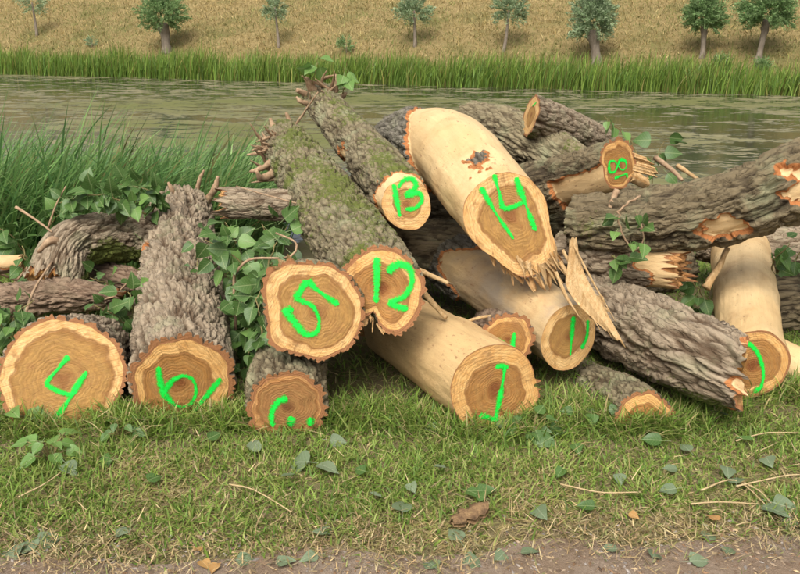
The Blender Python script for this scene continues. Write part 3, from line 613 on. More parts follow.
# 6 with its forked limb
r6, o6, S6 = log('long grey forked log sprayed with a green 6 and slash', [(182, 383, 3.19), (182, 325, 3.75), (180, 264, 4.55), (181, 216, 5.4)], [0.212, 0.205, 0.20, 0.20], 'bark_grey', 2, hw=0.66,
    num=[[(158.5, 366), (160, 380), (166, 396), (178, 406), (190, 404), (196, 392), (193, 380), (183, 375.6), (172, 381), (164, 392)], [(221, 378), (203, 400), (186, 420)]], depth=0.038, pw=0.038, plen=0.20, res=0.0056, plate=0.45,
    moss=lambda s, th, P: 0.30*np.exp(-((th - 3.2)/0.5)**2) - 0.35, peel=lambda s, th, P: 0.06 - np.linalg.norm((P - U(146, 262, 4.55))*np.array([1.2, 1, 0.6]), axis=-1))
limb(r6, o6, [(165, 240, 4.95), (128, 236, 4.85), (94, 238, 4.70), (68, 250, 4.55), (55, 282, 4.42)], [0.17, 0.15, 0.14, 0.14, 0.155], 'bark_grey', 3, depth=0.032, pw=0.036, plen=0.16, moss=lambda s, th, P: 0.45 - 0.9*np.sin(th), torn_back=0.05)
for k, (a_, b_, c_, r_) in enumerate([((180, 205, 5.3), (172, 190, 5.25), (168, 182, 5.25), .022), ((205, 205, 5.4), (215, 188, 5.35), (218, 176, 5.35), .026), ((196, 200, 5.5), (199, 182, 5.5), (204, 170, 5.5), .02), ((62, 252, 4.5), (52, 240, 4.42), (38, 252, 4.4), .028), ((56, 276, 4.4), (52, 282, 4.33), (46, 290, 4.3), .014)]):
    rod('stub', [a_, b_, c_], [r_, r_*.75, r_*.35], M['twig'], r6, o6, seed=k, knobby=0.4, n=14)
# 3-like mark
rc, oc, Sc = log('small bark-rimmed log sprayed with a green C and two dots', [(286, 407, 3.065), W(-0.49, 3.3, 0.16), W(-0.50, 3.6, 0.14)], [0.158, 0.16, 0.15], 'bark_moss', 4, face='face_red', hw=0.74,
    num=[[(288, 398), (279, 401), (272.5, 410), (271.5, 419), (273, 427)]], dots=[[(292, 416), (290, 427)], [(310.5, 417), (311, 426)]], depth=0.032, pw=0.045, plen=0.08, moss=upface(0.3, -0.1))
# 5
r5, o5, S5 = log('log with jagged pale rim sprayed with a green 5', [(315, 311, 3.14), W(-0.37, 3.36, 0.475), W(-0.43, 3.85, 0.32)], [0.20, 0.205, 0.185], 'bark_moss', 5, face='face_pale', hw=0.73, face_n=(0.12, -0.94, 0.10),
    num=[[(306.7, 280), (315, 288), (327, 297), (339, 305)], [(306.7, 280), (301, 290), (297, 298), (312.4, 306), (319, 320), (316, 332), (305, 333.5), (293, 320), (285.6, 311), (294, 309.5)]],
    flare=[(140, 18, 0.045, 0.08), (118, 9, 0.03, 0.06), (215, 15, 0.02, 0.06)], torn_front=0.0, moss=upface(0.1, 0.05))
shards('torn_fibres', [on_plane(a_, b_, S5['cen'][0], S5['n0']) - S5['n0']*0.02 for a_, b_ in [(268, 300), (270, 290), (274, 280), (279, 272), (285, 265), (292, 260), (276, 276), (282, 270)]], (-0.4, -0.5, 0.5), 0.05, 0.012, M['torn'], r5, o5, 21)
# 12: big mossy trunk with a side limb and broken stubs
r12, o12, S12 = log('mossy upright-leaning trunk with heart-shaped end sprayed with green 12', [(382, 289, 3.22), (352, 242, 3.75), (320, 196, 4.45), (283, 140, 5.5)], [0.168, 0.178, 0.182, 0.135], 'bark_moss', 6, hw=0.66, face_n=(0.05, -0.95, 0.18), hollow=0.02,
    num=[[(377, 257), (376.8, 280), (376, 303)], [(387, 272), (398, 264.5), (409, 268), (412, 281.5), (404.5, 296), (390, 303), (408, 309.5)]],
    flare=[(250, 16, -0.075, 0.22), (285, 30, 0.02, 0.2)], depth=0.028, pw=0.05, plen=0.09, plate=0.75, moss=lambda s, th, P: 0.34 + 0.1*np.sin(th), torn_back=0.06)
limb(r12, o12, [(325, 205, 4.40), (290, 205, 4.36), (255, 204, 4.42), (226, 203, 4.50)], [0.10, 0.085, 0.08, 0.085], 'bark_grey', 7, depth=0.014, pw=0.035, moss=upface(-0.3, -0.1), torn_back=0.07, face='face_pale')
st12 = [((275, 150, 5.4), (262, 152, 5.3), (247, 155, 5.3), .02), ((280, 145, 5.45), (274, 130, 5.4), (270, 118, 5.4), .03), ((272, 162, 5.1), (262, 168, 5.0), (250, 172, 5.0), .022), ((276, 172, 5.0), (262, 178, 4.9), (256, 171, 4.85), .03),
        ((288, 140, 5.5), (290, 124, 5.5), (286, 112, 5.5), .025), ((280, 148, 5.4), (268, 142, 5.3), (262, 132, 5.3), .012), ((283, 140, 5.5), (296, 124, 5.4), (318, 92, 5.3), .011)]
for k, (a_, b_, c_, r_) in enumerate(st12): rod('stub', [a_, b_, c_], [r_*.95, r_*.8, r_*.35], M['twig'], r12, o12, seed=k + 20, knobby=0.4, n=14)
shards('torn_fibres', [on_plane(a_, b_, S12['cen'][0], S12['n0']) - S12['n0']*0.01 for a_, b_ in [(362, 318), (366, 322), (372, 326), (380, 329), (390, 328), (400, 323), (370, 318), (384, 326)]], (0.3, -0.5, -0.6), 0.035, 0.011, M['torn_dark'], r12, o12, 22)
# 13
r13, o13, S13 = log('mossy log topped by broken stubs, pale end sprayed with green 13', [(407, 205, 3.92), (388, 180, 4.25), (352, 138, 4.95), (318, 98, 5.6)], [0.128, 0.135, 0.125, 0.10], 'bark_moss', 8, face='face_pale', hw=0.56, face_n=(0.0, -0.97, 0.12),
    num=[[(393.7, 184), (397, 201), (400, 217)], [(398, 188), (404, 179.7), (413, 179), (415.6, 187), (407, 195), (418, 192.5), (422, 200), (415, 208), (405, 209)]], depth=0.02, pw=0.045,
    peel=lambda s, th, P: np.maximum(0.10 - s, 0.07 - np.linalg.norm((P - U(345, 155, 4.75))*np.array([1.6, 0.6, 0.8]), axis=-1)), moss=lambda s, th, P: 0.25 + 0.1*np.sin(th), torn_back=0.05)
st13 = [((318, 100, 5.55), (312, 88, 5.5), (306, 78, 5.45), .035), ((322, 100, 5.6), (334, 88, 5.55), (336, 74, 5.55), .028), ((325, 102, 5.55), (340, 98, 5.5), (346, 93, 5.45), .026), ((315, 102, 5.6), (305, 94, 5.55), (297, 90, 5.5), .028),
        ((312, 104, 5.5), (302, 102, 5.4), (296, 97, 5.4), .018), ((328, 100, 5.6), (322, 92, 5.5), (330, 94, 5.4), .014)]
for k, (a_, b_, c_, r_) in enumerate(st13): rod('stub', [a_, b_, c_], [r_, r_*.85, r_*.45], M['twig'], r13, o13, seed=k + 40, knobby=0.4, n=14)
for rt, og, (cx, cy, cY), nn, sp in ((r12, o12, (272, 150, 5.25), 24, 26), (r13, o13, (318, 96, 5.5), 14, 20)):
    for k in range(nn):      # broken side twigs
        a0 = (cx + RNG.normal(0, sp*0.25) + 6, cy + RNG.normal(0, sp*0.45) + 4, cY); az = RNG.uniform(2.2, 4.4) if cx < 300 else RNG.uniform(3.4, 6.2); L = RNG.uniform(0.5, 1.1)*sp
        rod('stub', [a0, (a0[0] + math.cos(az)*L*.5 + RNG.normal(0, 2), a0[1] + math.sin(az)*L*.5, cY - .05), (a0[0] + math.cos(az)*L, a0[1] + math.sin(az)*L, cY - .1)], [0.012, 0.009, 0.003], M['twig'], rt, og, nu=6, seed=k, knobby=0.35)
# 14: large peeled trunk
r14, o14, S14 = log('big peeled cream trunk atop the pile sprayed with green 14', [(507, 215, 3.62), (478, 182, 4.0), (446, 150, 4.55), (408, 147, 5.1), (378, 168, 5.6)], [0.205, 0.225, 0.235, 0.215, 0.20], 'peeled', 9, face='face_pale', hw=0.70, bf=0.0, face_n=(0.10, -0.95, 0.10),
    num=[[(480.8, 187), (495, 212), (513.7, 239)], [(493.6, 174), (499, 192), (504.6, 208), (523, 202.7)], [(515.6, 177), (525, 203), (535.7, 231)]], pw_num=0.0135,
    flare=[(304, 33, 0.105, 0.13), (322, 14, 0.03, 0.1), (285, 12, 0.015, 0.1)], depth=0.03, pw=0.055, plen=0.11, lump=0.03,
    peel=lambda s, th, P: np.minimum(1.12 + 0.30*np.cos(th - 0.9) - s, np.linalg.norm((P - U(480, 165, 3.72))*np.array([1, .5, .8]), axis=-1) - 0.045), moss=upface(0, -0.4), rough=0.0012)
n14 = S14['n0']; c14 = S14['cen'][0]
fp = lambda a_, b_: on_plane(a_, b_, c14, n14)
lower = catmull([fp(*p) for p in [(489, 250), (502, 266), (520, 279), (540, 284), (556, 276), (560, 256)]], 26)
shards('torn_fibres', lower + RNG.normal(0, 0.004, lower.shape) - n14*RNG.uniform(0.0, 0.06, (26, 1)), fp(530, 300) - fp(512, 262), 0.055, 0.011, M['torn_dark'], r14, o14, 3, back=0.05)
lower = catmull([fp(*p) for p in [(520, 262), (535, 270), (548, 266), (557, 250)]], 18)
shards('torn_fibres', lower + n14*RNG.uniform(0.0, 0.012, (18, 1)), fp(530, 300) - fp(516, 262), 0.075, 0.010, M['torn'], r14, o14, 4, back=0.03)
strip = np.array([U(*p) for p in [(577, 238, 3.50), (580, 258, 3.48), (586, 276, 3.44), (596, 294, 3.39), (609, 316, 3.34), (626, 347, 3.28), (606, 331, 3.33), (590, 316, 3.37), (575, 301, 3.42), (566, 284, 3.46), (568, 262, 3.49), (570, 239, 3.50)]])
for k, (pa, pb, wd_) in enumerate([([(560, 262, 3.52), (578, 292, 3.44), (600, 330, 3.33)], 0, .010), ([(563, 250, 3.54), (584, 290, 3.42), (612, 338, 3.31)], 0, .007), ([(556, 272, 3.52), (566, 296, 3.45), (580, 318, 3.39)], 0, .009), ([(574, 246, 3.49), (592, 280, 3.41), (616, 322, 3.32)], 0, .005)]):
    rod('torn_strip', pa, [wd_, wd_*0.9, wd_*0.2], M['torn'], r14, o14, nu=5, knobby=0.45, seed=k + 70, n=12)
slab('torn_strip', strip, 0.018, M['torn'], r14, o14, (0.2, -1, 0.2), 5, 0.0025)
# 1: peeled trunk at the front
r1, o1, S1 = log('peeled cream trunk on the grass with end sprayed with a green 1', [(494, 387, 3.15), (452, 360, 3.45), (395, 325, 3.95)], [0.215, 0.212, 0.195], 'peeled_tan', 10, hw=0.66, face_n=(0.30, -0.92, 0.05),
    num=[[(495, 367), (502, 366), (508, 368)], [(505, 366), (501, 390), (495, 420)], [(478.6, 415), (490, 418), (502, 422)]], depth=0.03, lump=0.025,
    peel=lambda s, th, P: np.maximum(np.abs((th - math.radians(335) + math.pi) % (2*math.pi) - math.pi)*0.2 - 0.09, 0.06 - 0.2*np.abs((th - 0.5))) + np.minimum(0, np.maximum(0.5 - s, 0.22*np.abs(th - 3.95) - 0.10))*2)
# 2
log('small log with toothed bark rim sprayed with a sideways green 2', [(508, 339, 3.40), W(0.46, 3.62, 0.25), W(0.48, 4.1, 0.12)], [0.114, 0.115, 0.10], 'bark_brown', 11, hw=0.70, face_n=(0.05, -0.97, 0.1),
    num=[[(514.4, 332), (513, 343), (511.5, 353)], [(487.7, 344), (497, 340), (504, 344), (510, 353)]], pw_num=0.0115, depth=0.026, pw=0.035, plen=0.09)
# 11
r11, o11, S11 = log('weathered peeled log under the big trunk sprayed with green 11', [(569, 337, 3.52), (520, 302, 3.9), (452, 262, 4.5)], [0.176, 0.172, 0.165], 'peeled_grey', 12, face='face_pale', hw=0.66, face_n=(0.45, -0.88, 0.02),
    num=[[(573, 316), (571.5, 336), (570, 356)], [(587.6, 319.7), (586.5, 336), (581, 349)]], pw_num=0.0115, depth=0.022, lump=0.03, bf=0.0,
    peel=lambda s, th, P: np.minimum(0.9 - s + 0.1*np.sin(th*3), 1.0))
slab('splinter', np.array([U(*p) for p in [(590, 300, 3.4), (603, 296, 3.38), (606, 308, 3.38), (598, 322, 3.38), (590, 318, 3.39)]]), 0.05, M['torn'], r11, o11, (0.2, -1, 0.2), 8, 0.003)
# logs high at the back
log('mossy bark log behind the big cream trunk', [(468, 122, 5.75), (520, 138, 5.35), (585, 178, 5.0)], [0.14, 0.155, 0.15], 'bark_moss', 13, face='face_red', depth=0.028, moss=upface(0.1, 0.12))
rj, oj, Sj = log('grey bark log on top of the pile with green dab on its end', [(531, 115, 5.12), (562, 128, 5.35), (600, 146, 5.65)], [0.125, 0.13, 0.12], 'bark_grey', 14, face='face_pale', hw=0.5, face_n=(-0.93, -0.10, 0.22),
    num=[[(533, 106), (535, 104), (537, 102)]], pw_num=0.008, depth=0.02, pw=0.04, moss=upface(-0.5, -0.1))
# 18
rk, ok_, Sk = log('dark half-peeled log with toothed end sprayed with an upturned 18', [(618, 166, 4.32), (585, 178, 4.5), (505, 196, 5.0)], [0.135, 0.145, 0.15], 'bark_dark', 15, face='face', hw=0.76, face_n=(0.50, -0.82, 0.10),
    num=[[(608.5, 166), (610, 172), (615, 171), (617.5, 165), (620, 160), (625, 161), (626, 167), (622, 170), (618, 166), (614, 161), (609.5, 162), (608.5, 167)], [(614, 178), (620, 176), (626, 173.5)], [(626, 173), (627, 178)]], pw_num=0.0085,
    depth=0.034, pw=0.04, plen=0.22, plate=0.4, peel=lambda s, th, P: np.minimum(0.36 - s, -0.1 - np.sin(th + 0.35)*0.3)+0.03, moss=upface(0.1, -0.05))
for k, pl_ in enumerate([[(626, 150, 4.44), (646, 158, 4.44), (652, 167, 4.40), (628, 160, 4.40)], [(628, 158, 4.42), (654, 166, 4.39), (656, 177, 4.38), (630, 170, 4.38)], [(630, 168, 4.40), (650, 180, 4.37), (648, 189, 4.36), (630, 180, 4.36)]]):
    slab('splinter', np.array([U(*p) for p in pl_]), 0.05, M['torn'], rk, ok_, (0.3, -0.9, 0.3), 30 + k, 0.005)
# long mossy log on the right, rising out of the pile
log('long dark mossy trunk rising over the peeled log, bark torn in two places', [(575, 226, 4.30), (640, 224, 4.12), (720, 211, 3.95), (800, 181, 3.82), (900, 138, 3.70)], [0.15, 0.158, 0.162, 0.168, 0.17], 'bark_dark', 16, face='face_red', depth=0.042, pw=0.046, plen=0.24, plate=0.4,
    peel=lambda s, th, P: np.maximum(0.085 - np.linalg.norm((P - U(725, 228, 3.80))*np.array([0.7, .3, 1.5]), axis=-1), np.maximum(0.055 - np.linalg.norm((P - U(797, 172, 3.67))*np.array([0.9, .5, 1.3]), axis=-1), 0.06 - np.linalg.norm((P - U(802, 193, 3.66))*np.array([0.7, .5, 1.3]), axis=-1))), moss=upface(0.15, 0.10))
# torn grey log under it
log('short grey bark log with splintered end under the long mossy trunk', [(558, 252, 4.35), (620, 262, 4.15), (678, 270, 3.95)], [0.11, 0.115, 0.105], 'bark_grey', 17, face='face_red', depth=0.022, pw=0.045, torn_back=0.07,
    peel=lambda s, th, P: s - 0.52 + 0.05*np.sin(th*3), moss=upface(-0.2, -0.1))
# 10
r10, o10, S10 = log('peeled cream trunk lying back under the mossy trunk, end sprayed with green 10', [(751, 366, 3.38), (748, 322, 3.85), (740, 243, 5.2)], [0.178, 0.165, 0.20], 'peeled', 18, hw=0.70, face_n=(0.03, -0.98, 0.05),
    num=[[(722, 336), (724.5, 343), (726.4, 349)], [(739.5, 361), (741, 349), (749, 344), (758, 354), (763, 371), (761, 386), (753, 392)]], depth=0.02, lump=0.03, bf=0.05, peel=lambda s, th, P: 0.5 + 0*s)
# grey log leaning across the front of 10
log('thick grey bark log with moss-green underside lying against the log marked 10', [(741, 375, 3.12), (694, 354, 3.31), (642, 330, 3.7), (586, 305, 4.2)], [0.15, 0.168, 0.18, 0.175], 'bark_grey', 19, face='face', face_n=(0.93, -0.36, 0.0), depth=0.036, pw=0.044, plen=0.20, plate=0.45,
    moss=lambda s, th, P: 0.08 - 0.55*np.sin(th - 0.2), torn_front=0.035, peel=lambda s, th, P: 0.02*np.sin(th*5) - s)
# half-buried log
log('half-buried log with toothed orange rim in the grass', [(645, 421, 3.13), (618, 402, 3.4), (580, 384, 3.8)], [0.128, 0.125, 0.12], 'bark_moss', 20, face='face', hw=0.6, face_n=(0.1, -0.95, 0.15), depth=0.024, pw=0.04, moss=upface(0.2, 0.1))
# right edge
log('mossy grey log behind the trunk marked 10', [(762, 305, 4.35), (800, 302, 4.30), (900, 300, 4.2)], [0.165, 0.165, 0.16], 'bark_dark', 21, face='face_red', moss=upface(0.25, 0.1))
log('pale peeled piece of trunk lying in the grass behind the log marked 10', [(772, 352, 3.75), (800, 368, 3.68), (850, 392, 3.58)], [0.09, 0.10, 0.10], 'peeled', 22, face='face', depth=0.012, peel=lambda s, th, P: 0.5 + 0*s)
log('mossy log at the back under the tip of the long mossy trunk', [(700, 236, 5.2), (780, 248, 5.0), (880, 245, 4.9)], [0.15, 0.15, 0.14], 'bark_grey', 23, face='face_red', res=0.012)
# logs inside the heap, mostly added to carry the upper ones and darken gaps
log('dark mossy log deep inside the pile under 13', [(345, 250, 4.70), (420, 248, 4.55), (500, 262, 4.75)], [0.17, 0.175, 0.17], 'bark_dark', 24, face='face_red', res=0.011, moss=upface(0.2, 0.1))
log('dark filler log added at the bottom of the heap between 5 and 1', [W(-0.22, 4.15, 0.15), W(-0.16, 4.8, 0.15), W(-0.1, 5.6, 0.10)], [0.165, 0.165, 0.16], 'bark_dark', 25, face='face_red', res=0.012)
log('dark filler log added behind the log marked 18', [W(0.35, 5.55, 0.36), W(0.95, 5.25, 0.44), W(1.6, 5.0, 0.5)], [0.2, 0.2, 0.19], 'bark_dark', 26, face='face_red', res=0.012, moss=upface(0.2, 0.0))
log('dark filler log added on the ground behind the log marked 11', [W(0.62, 4.6, 0.13), W(1.1, 4.55, 0.14), W(1.8, 5.2, 0.12)], [0.16, 0.16, 0.16], 'bark_dark', 27, face='face_red', res=0.012)
log('dark bark log added to fill the gap behind the small log marked 13', [W(-0.55, 5.35, 0.52), W(0.0, 5.2, 0.56), W(0.55, 5.3, 0.58)], [0.16, 0.17, 0.165], 'bark_dark', 34, face='face_red', res=0.012, moss=upface(0.2, 0.0))  # added to close the gap where water reflecting the sky showed
# weathered wood at the left
log('brown rotten log on the ground behind the log marked 4', [(118, 300, 4.35), (70, 296, 4.30), (-30, 302, 4.25)], [0.05, 0.085, 0.095], 'bark_brown', 28, face='face_red', depth=0.03, pw=0.03, plen=0.12, lump=0.16, torn_front=0.05, torn_back=0.05)
log('bleached bare branch poking in beside the reeds', [(22, 262, 4.75), (0, 264, 4.72), (-60, 268, 4.7)], [0.055, 0.06, 0.06], 'bark_brown', 29, face='face_pale', depth=0.008, pw=0.03, plen=0.15, torn_front=0.02, peel=lambda s, th, P: 0.02 + 0.1*np.sin(th))

# ------------------------------------------------------------------ leaves
def leaf_mesh(name, mat, seed, palm=False):
    rg = np.random.default_rng(seed); st = np.array([0, .06, .18, .32, .48, .64, .80, .92, 1.0]); hw = np.array([.04, .24, .40, .43, .37, .27, .155, .06, .0])
    hw = hw*(1 + 0.05*rg.normal(0, 1, len(st))); curl = rg.uniform(-0.25, 0.12); fold = rg.uniform(0.05, 0.35); wav = rg.uniform(0, 6)
    V, F = [], []
    for i, (y_, h_) in enumerate(zip(st, hw)):
        zc = curl*y_*y_
        V += [(-h_, y_ - 0.10*h_, zc + fold*h_ + 0.03*math.sin(y_*9 + wav)), (-h_*.5, y_, zc + fold*h_*.4), (0, y_, zc), (h_*.5, y_, zc + fold*h_*.4), (h_, y_ - 0.10*h_, zc + fold*h_ + 0.03*math.sin(y_*8 + wav + 2))]
    for i in range(len(st) - 1):
        for k in range(4): F.append((5*i + k, 5*i + k + 1, 5*i + 5 + k + 1, 5*i + 5 + k))
    b = len(V); V += [(-.012, -.45, .02), (.012, -.45, .02), (.012, .01, .0), (-.012, .01, .0)]; F.append((b, b + 1, b + 2, b + 3))
    V = np.array(V); o = mk(name, V, quads=F, mat=mat, attrs={'fc': V}); me = o.data; bpy.data.objects.remove(o); return me
LEAVES = {k: [leaf_mesh('leaf', M[k], 11*i + 3) for i in range(4)] for k in ('leaf', 'leaf_light', 'leaf_fallen', 'leaf_brown')}
def place_leaf(name, pos, size, heading, normal, kind, parent=None, org=None):
    o = bpy.data.objects.new(name, LEAVES[kind][RNG.integers(4)]); COL.objects.link(o)
    h = nrm(heading); n_ = np.asarray(normal, float); n_ = nrm(n_ - h*np.dot(n_, h)); x_ = np.cross(h, n_)
    m = Matrix(((x_[0], h[0], n_[0]), (x_[1], h[1], n_[1]), (x_[2], h[2], n_[2])))
    o.rotation_euler = m.to_euler(); o.scale = (size*RNG.uniform(.9, 1.1), size, size); o.location = tuple(np.asarray(pos) - (org if org is not None else 0))
    if parent is not None: o.parent = parent
    return o
def shoot(label, stems, nl, size, kind='leaf', spread=0.07, thick=0.006, group=None, stem_mat='stem_green', t0=0.15, hang=0.3):
    S0 = [np.array([U(*p) for p in st]) for st in stems]; org = S0[0][0].copy(); root = empty('poplar_shoot', org, label, 'shoot', group)
    for st, n_ in zip(S0, nl):
        n1 = max(len(st)*5, 10); C = catmull(st, n1); C[1:-1] += RNG.normal(0, 0.004, (n1 - 2, 3))
        rod('stem', [tuple(p) for p in C], list(np.linspace(thick, thick*.45, n1)), M[stem_mat], root, org, nu=6, n=n1)
        for i in range(n_):
            tt = t0 + (1 - t0)*(i + RNG.uniform(0, 1))/n_; p = C[min(int(tt*(n1 - 1)), n1 - 1)]
            d = RNG.normal(0, 1, 3); d[1] -= 0.35; d = nrm(d); L = spread*RNG.uniform(0.15, 1.5); base = p + d*L; base[2] = max(base[2], 0.04)
            hd = nrm(d + np.array([0, -0.2, -hang - 0.5*RNG.uniform(0, 1)])); nr = np.array([0, -0.75, 0.65]) + RNG.normal(0, 0.45, 3)
            place_leaf('leaf', base, size*RNG.uniform(0.7, 1.25), hd, nr, kind if RNG.uniform() > 0.12 else 'leaf_light', root, org)
            if L > 0.05: pass
    return root
shoot('leafy poplar shoot sprawling over the forked limb of the log marked 6', [[(146, 214, 4.72), (118, 199, 4.66), (90, 195, 4.62), (60, 203, 4.6)], [(150, 214, 4.9), (160, 194, 4.9), (120, 184, 4.85)]], [44, 30], 0.088, spread=0.06, hang=0.0)
shoot('leafy shoot climbing between the logs marked 6 and 5', [[(262, 345, 3.95), (256, 305, 3.85), (240, 262, 3.80), (205, 240, 3.85)], [(258, 345, 3.95), (264, 295, 3.75), (272, 252, 3.85), (288, 226, 4.05)]], [66, 58], 0.085, spread=0.085)
shoot('low leafy shoot at the foot of the gap beside the log marked 6', [[(256, 352, 3.85), (246, 325, 3.62), (240, 290, 3.62)]], [40], 0.08, spread=0.08)
shoot('ivy-like shoot in the hollow under the forked limb', [[(128, 345, 3.9), (118, 318, 3.85), (92, 304, 3.82)], [(130, 345, 3.95), (134, 312, 3.9), (128, 292, 3.95)]], [26, 24], 0.08, spread=0.07)
shoot('leafy shoot at the left end of the rotten brown log', [[(20, 345, 3.95), (14, 318, 3.9), (34, 300, 3.95)], [(14, 345, 3.9), (-6, 315, 3.9), (-14, 290, 4.0)]], [24, 20], 0.08, spread=0.07)
shoot('thin shoot beside the bleached bare branch', [[(45, 300, 4.5), (30, 270, 4.5), (22, 246, 4.5)]], [18], 0.08, spread=0.07)
shoot('vine with a loop of bare stem hanging over the long mossy trunk', [[(640, 196, 3.95), (622, 208, 3.88), (620, 226, 3.86), (634, 250, 3.86), (644, 236, 3.86), (636, 214, 3.88)]], [14], 0.075, spread=0.05, stem_mat='twig')
shoot('thin sprig standing up beside the log marked 18', [[(640, 160, 4.7), (630, 140, 4.7), (612, 124, 4.7), (604, 116, 4.7)]], [6], 0.075, 'leaf_light', 0.03, 0.004, t0=0.65)
shoot('broad-leaved shoot behind the splintered end of the log marked 18', [[(652, 200, 5.4), (654, 165, 5.4), (664, 142, 5.4)]], [10], 0.10, 'leaf', 0.07, 0.005, t0=0.5)
shoot('sprig growing from the left stub on top of the mossy log', [[(312, 84, 5.45), (315, 72, 5.45), (318, 58, 5.45)]], [5], 0.085, 'leaf_light', 0.03, 0.004, t0=0.5)
shoot('sprig growing from the right stub on top of the mossy log', [[(342, 94, 5.45), (346, 82, 5.45), (344, 68, 5.45)]], [6], 0.085, 'leaf_light', 0.03, 0.004, t0=0.3)
shoot('few leaves sprouting on the short grey splintered log', [[(612, 256, 3.98), (618, 260, 3.93), (628, 262, 3.92)]], [7], 0.075, spread=0.03)
shoot('leafy shoot between the splintered log and the trunk marked 10', [[(706, 318, 4.1), (702, 295, 4.1), (692, 282, 4.05)]], [9], 0.085, spread=0.05)
shoot('leafy shoot growing behind the trunk marked 10 at the frame edge', [[(778, 292, 4.35), (774, 262, 4.3), (790, 244, 4.25)], [(780, 292, 4.4), (794, 262, 4.35), (806, 246, 4.3)]], [10, 10], 0.09, spread=0.06)
shoot('leaves sprouting between the small C-marked log and its mossy neighbour', [[(248, 400, 3.6), (244, 372, 3.55), (250, 350, 3.55)]], [8], 0.07, spread=0.045)

# fallen leaves, one by one
WHERE = [(120, 'the log marked 4'), (240, 'the log marked 6'), (345, 'the C-marked log'), (440, 'the dark gap beside log 1'), (560, 'the log marked 1'), (685, 'the half-buried log'), (900, 'the log marked 10')]
LB = {'leaf_fallen': ('wilted grey-green leaf', 'fallen grey-green leaves'), 'leaf': ('dark green leaf', 'fallen dark green leaves'), 'leaf_brown': ('dry orange-brown leaf', 'fallen brown leaves')}
fl = [(298, 460, .13, 'f'), (328, 468, .12, 'f'), (402, 506, .11, 'f'), (322, 529, .10, 'f'), (309, 553, .09, 'f'), (285, 558, .09, 'f'), (246, 555, .10, 'f'), (70, 467, .10, 'f'), (122, 529, .09, 'f'), (25, 541, .13, 'f'), (12, 548, .12, 'f'), (48, 536, .11, 'f'), (103, 460, .10, 'd'), (338, 440, .09, 'f'), (375, 497, .06, 'f'), (288, 478, .08, 'f'),
      (474, 493, .08, 'd'), (486, 491, .09, 'd'), (480, 497, .06, 'd'), (455, 531, .10, 'f'), (430, 558, .10, 'f'), (470, 557, .10, 'f'), (500, 552, .08, 'f'), (540, 514, .10, 'f'), (586, 506, .08, 'd'), (577, 448, .08, 'd'), (595, 416, .12, 'f'), (612, 418, .12, 'd'), (606, 409, .10, 'f'), (652, 440, .10, 'd'), (670, 470, .07, 'f'), (668, 490, .08, 'f'),
      (728, 472, .09, 'f'), (736, 480, .08, 'f'), (768, 462, .09, 'f'), (655, 548, .10, 'f'), (710, 530, .09, 'f'), (700, 556, .10, 'f'), (775, 512, .12, 'f'), (785, 505, .11, 'f'), (790, 520, .09, 'f'), (730, 545, .08, 'f'), (660, 420, .08, 'd'), (500, 424, .08, 'f'), (432, 428, .09, 'd'), (412, 488, .07, 'f'), (530, 548, .09, 'f'), (610, 545, .08, 'f'),
      (255, 448, .10, 'f'), (214, 437, .08, 'd'), (205, 560, .08, 'b'), (214, 563, .07, 'b'), (196, 544, .06, 'b'), (713, 518, .06, 'b'), (634, 516, .05, 'b'), (720, 415, .09, 'f'), (745, 440, .08, 'd'), (685, 448, .08, 'f'), (440, 470, .07, 'f'), (155, 478, .08, 'd'), (560, 472, .07, 'd'), (620, 478, .07, 'f'), (360, 470, .07, 'd'), (545, 440, .10, 'd')]
for (a_, b_, sz, kd) in fl:
    kind = {'f': 'leaf_fallen', 'd': 'leaf', 'b': 'leaf_brown'}[kd]; p = on_ground(a_, b_, 0.03); az = RNG.uniform(0, 6.283); tl = RNG.normal(0, 0.28, 2)
    sz *= 0.8 if b_ < 520 else 0.7; lift = 0.034 if b_ < 520 else 0.014
    o = place_leaf('fallen_leaf', np.array([p[0], p[1], float(gz(p[0], p[1])) + lift]) - np.array([math.cos(az), math.sin(az), 0])*sz*0.45, sz, (math.cos(az), math.sin(az), tl[0]*0.6), (tl[1], -0.28 + tl[0], 1.0), kind)
    wh = next(w_ for x_, w_ in WHERE if a_ < x_); zn = 'close to the foot of' if b_ < 450 else ('on the lawn before' if b_ < 512 else 'on the path edge before')
    tag(o, ('large ' if sz >= .115 else 'small ' if sz <= .075 else '') + LB[kind][0] + ' ' + zn + ' ' + wh, 'leaf', LB[kind][1])

# weeds at the foot of the logs
def weed(label, px, py, n, size, kind='leaf_light'):
    p = on_ground(px, py); root = empty('weed', p, label, 'weed')
    for i in range(n):
        az = i*2.4 + RNG.uniform(-.4, .4); L = size*RNG.uniform(0.35, 0.95); hgt = size*RNG.uniform(0.25, 1.1); tip = p + np.array([math.cos(az)*L, math.sin(az)*L*0.7, hgt])
        rod('stem', [tuple(p), tuple((p + tip)/2 + np.array([0, 0, hgt*0.2])), tuple(tip)], [0.003, 0.0025, 0.002], M['stem_green'], root, p, nu=5, n=6)
        place_leaf('leaf', tip, size*RNG.uniform(0.45, 0.75), (math.cos(az), math.sin(az)*0.7, RNG.uniform(-0.5, 0.2)), np.array([0, -0.5, 1.0]) + RNG.normal(0, 0.3, 3), kind, root, p)
weed('low broad-leaved weed in the grass below the log marked 4', 52, 462, 14, 0.10)
weed('light green weed growing over the foot of the log marked 4', 10, 425, 13, 0.11)
weed('leafy weed spreading over the foot of the log marked 1', 532, 438, 14, 0.09, 'leaf')
weed('small weed at the foot of the log marked 6', 120, 438, 9, 0.08, 'leaf')
weed('small weed in front of the half-buried log', 590, 425, 8, 0.09, 'leaf')

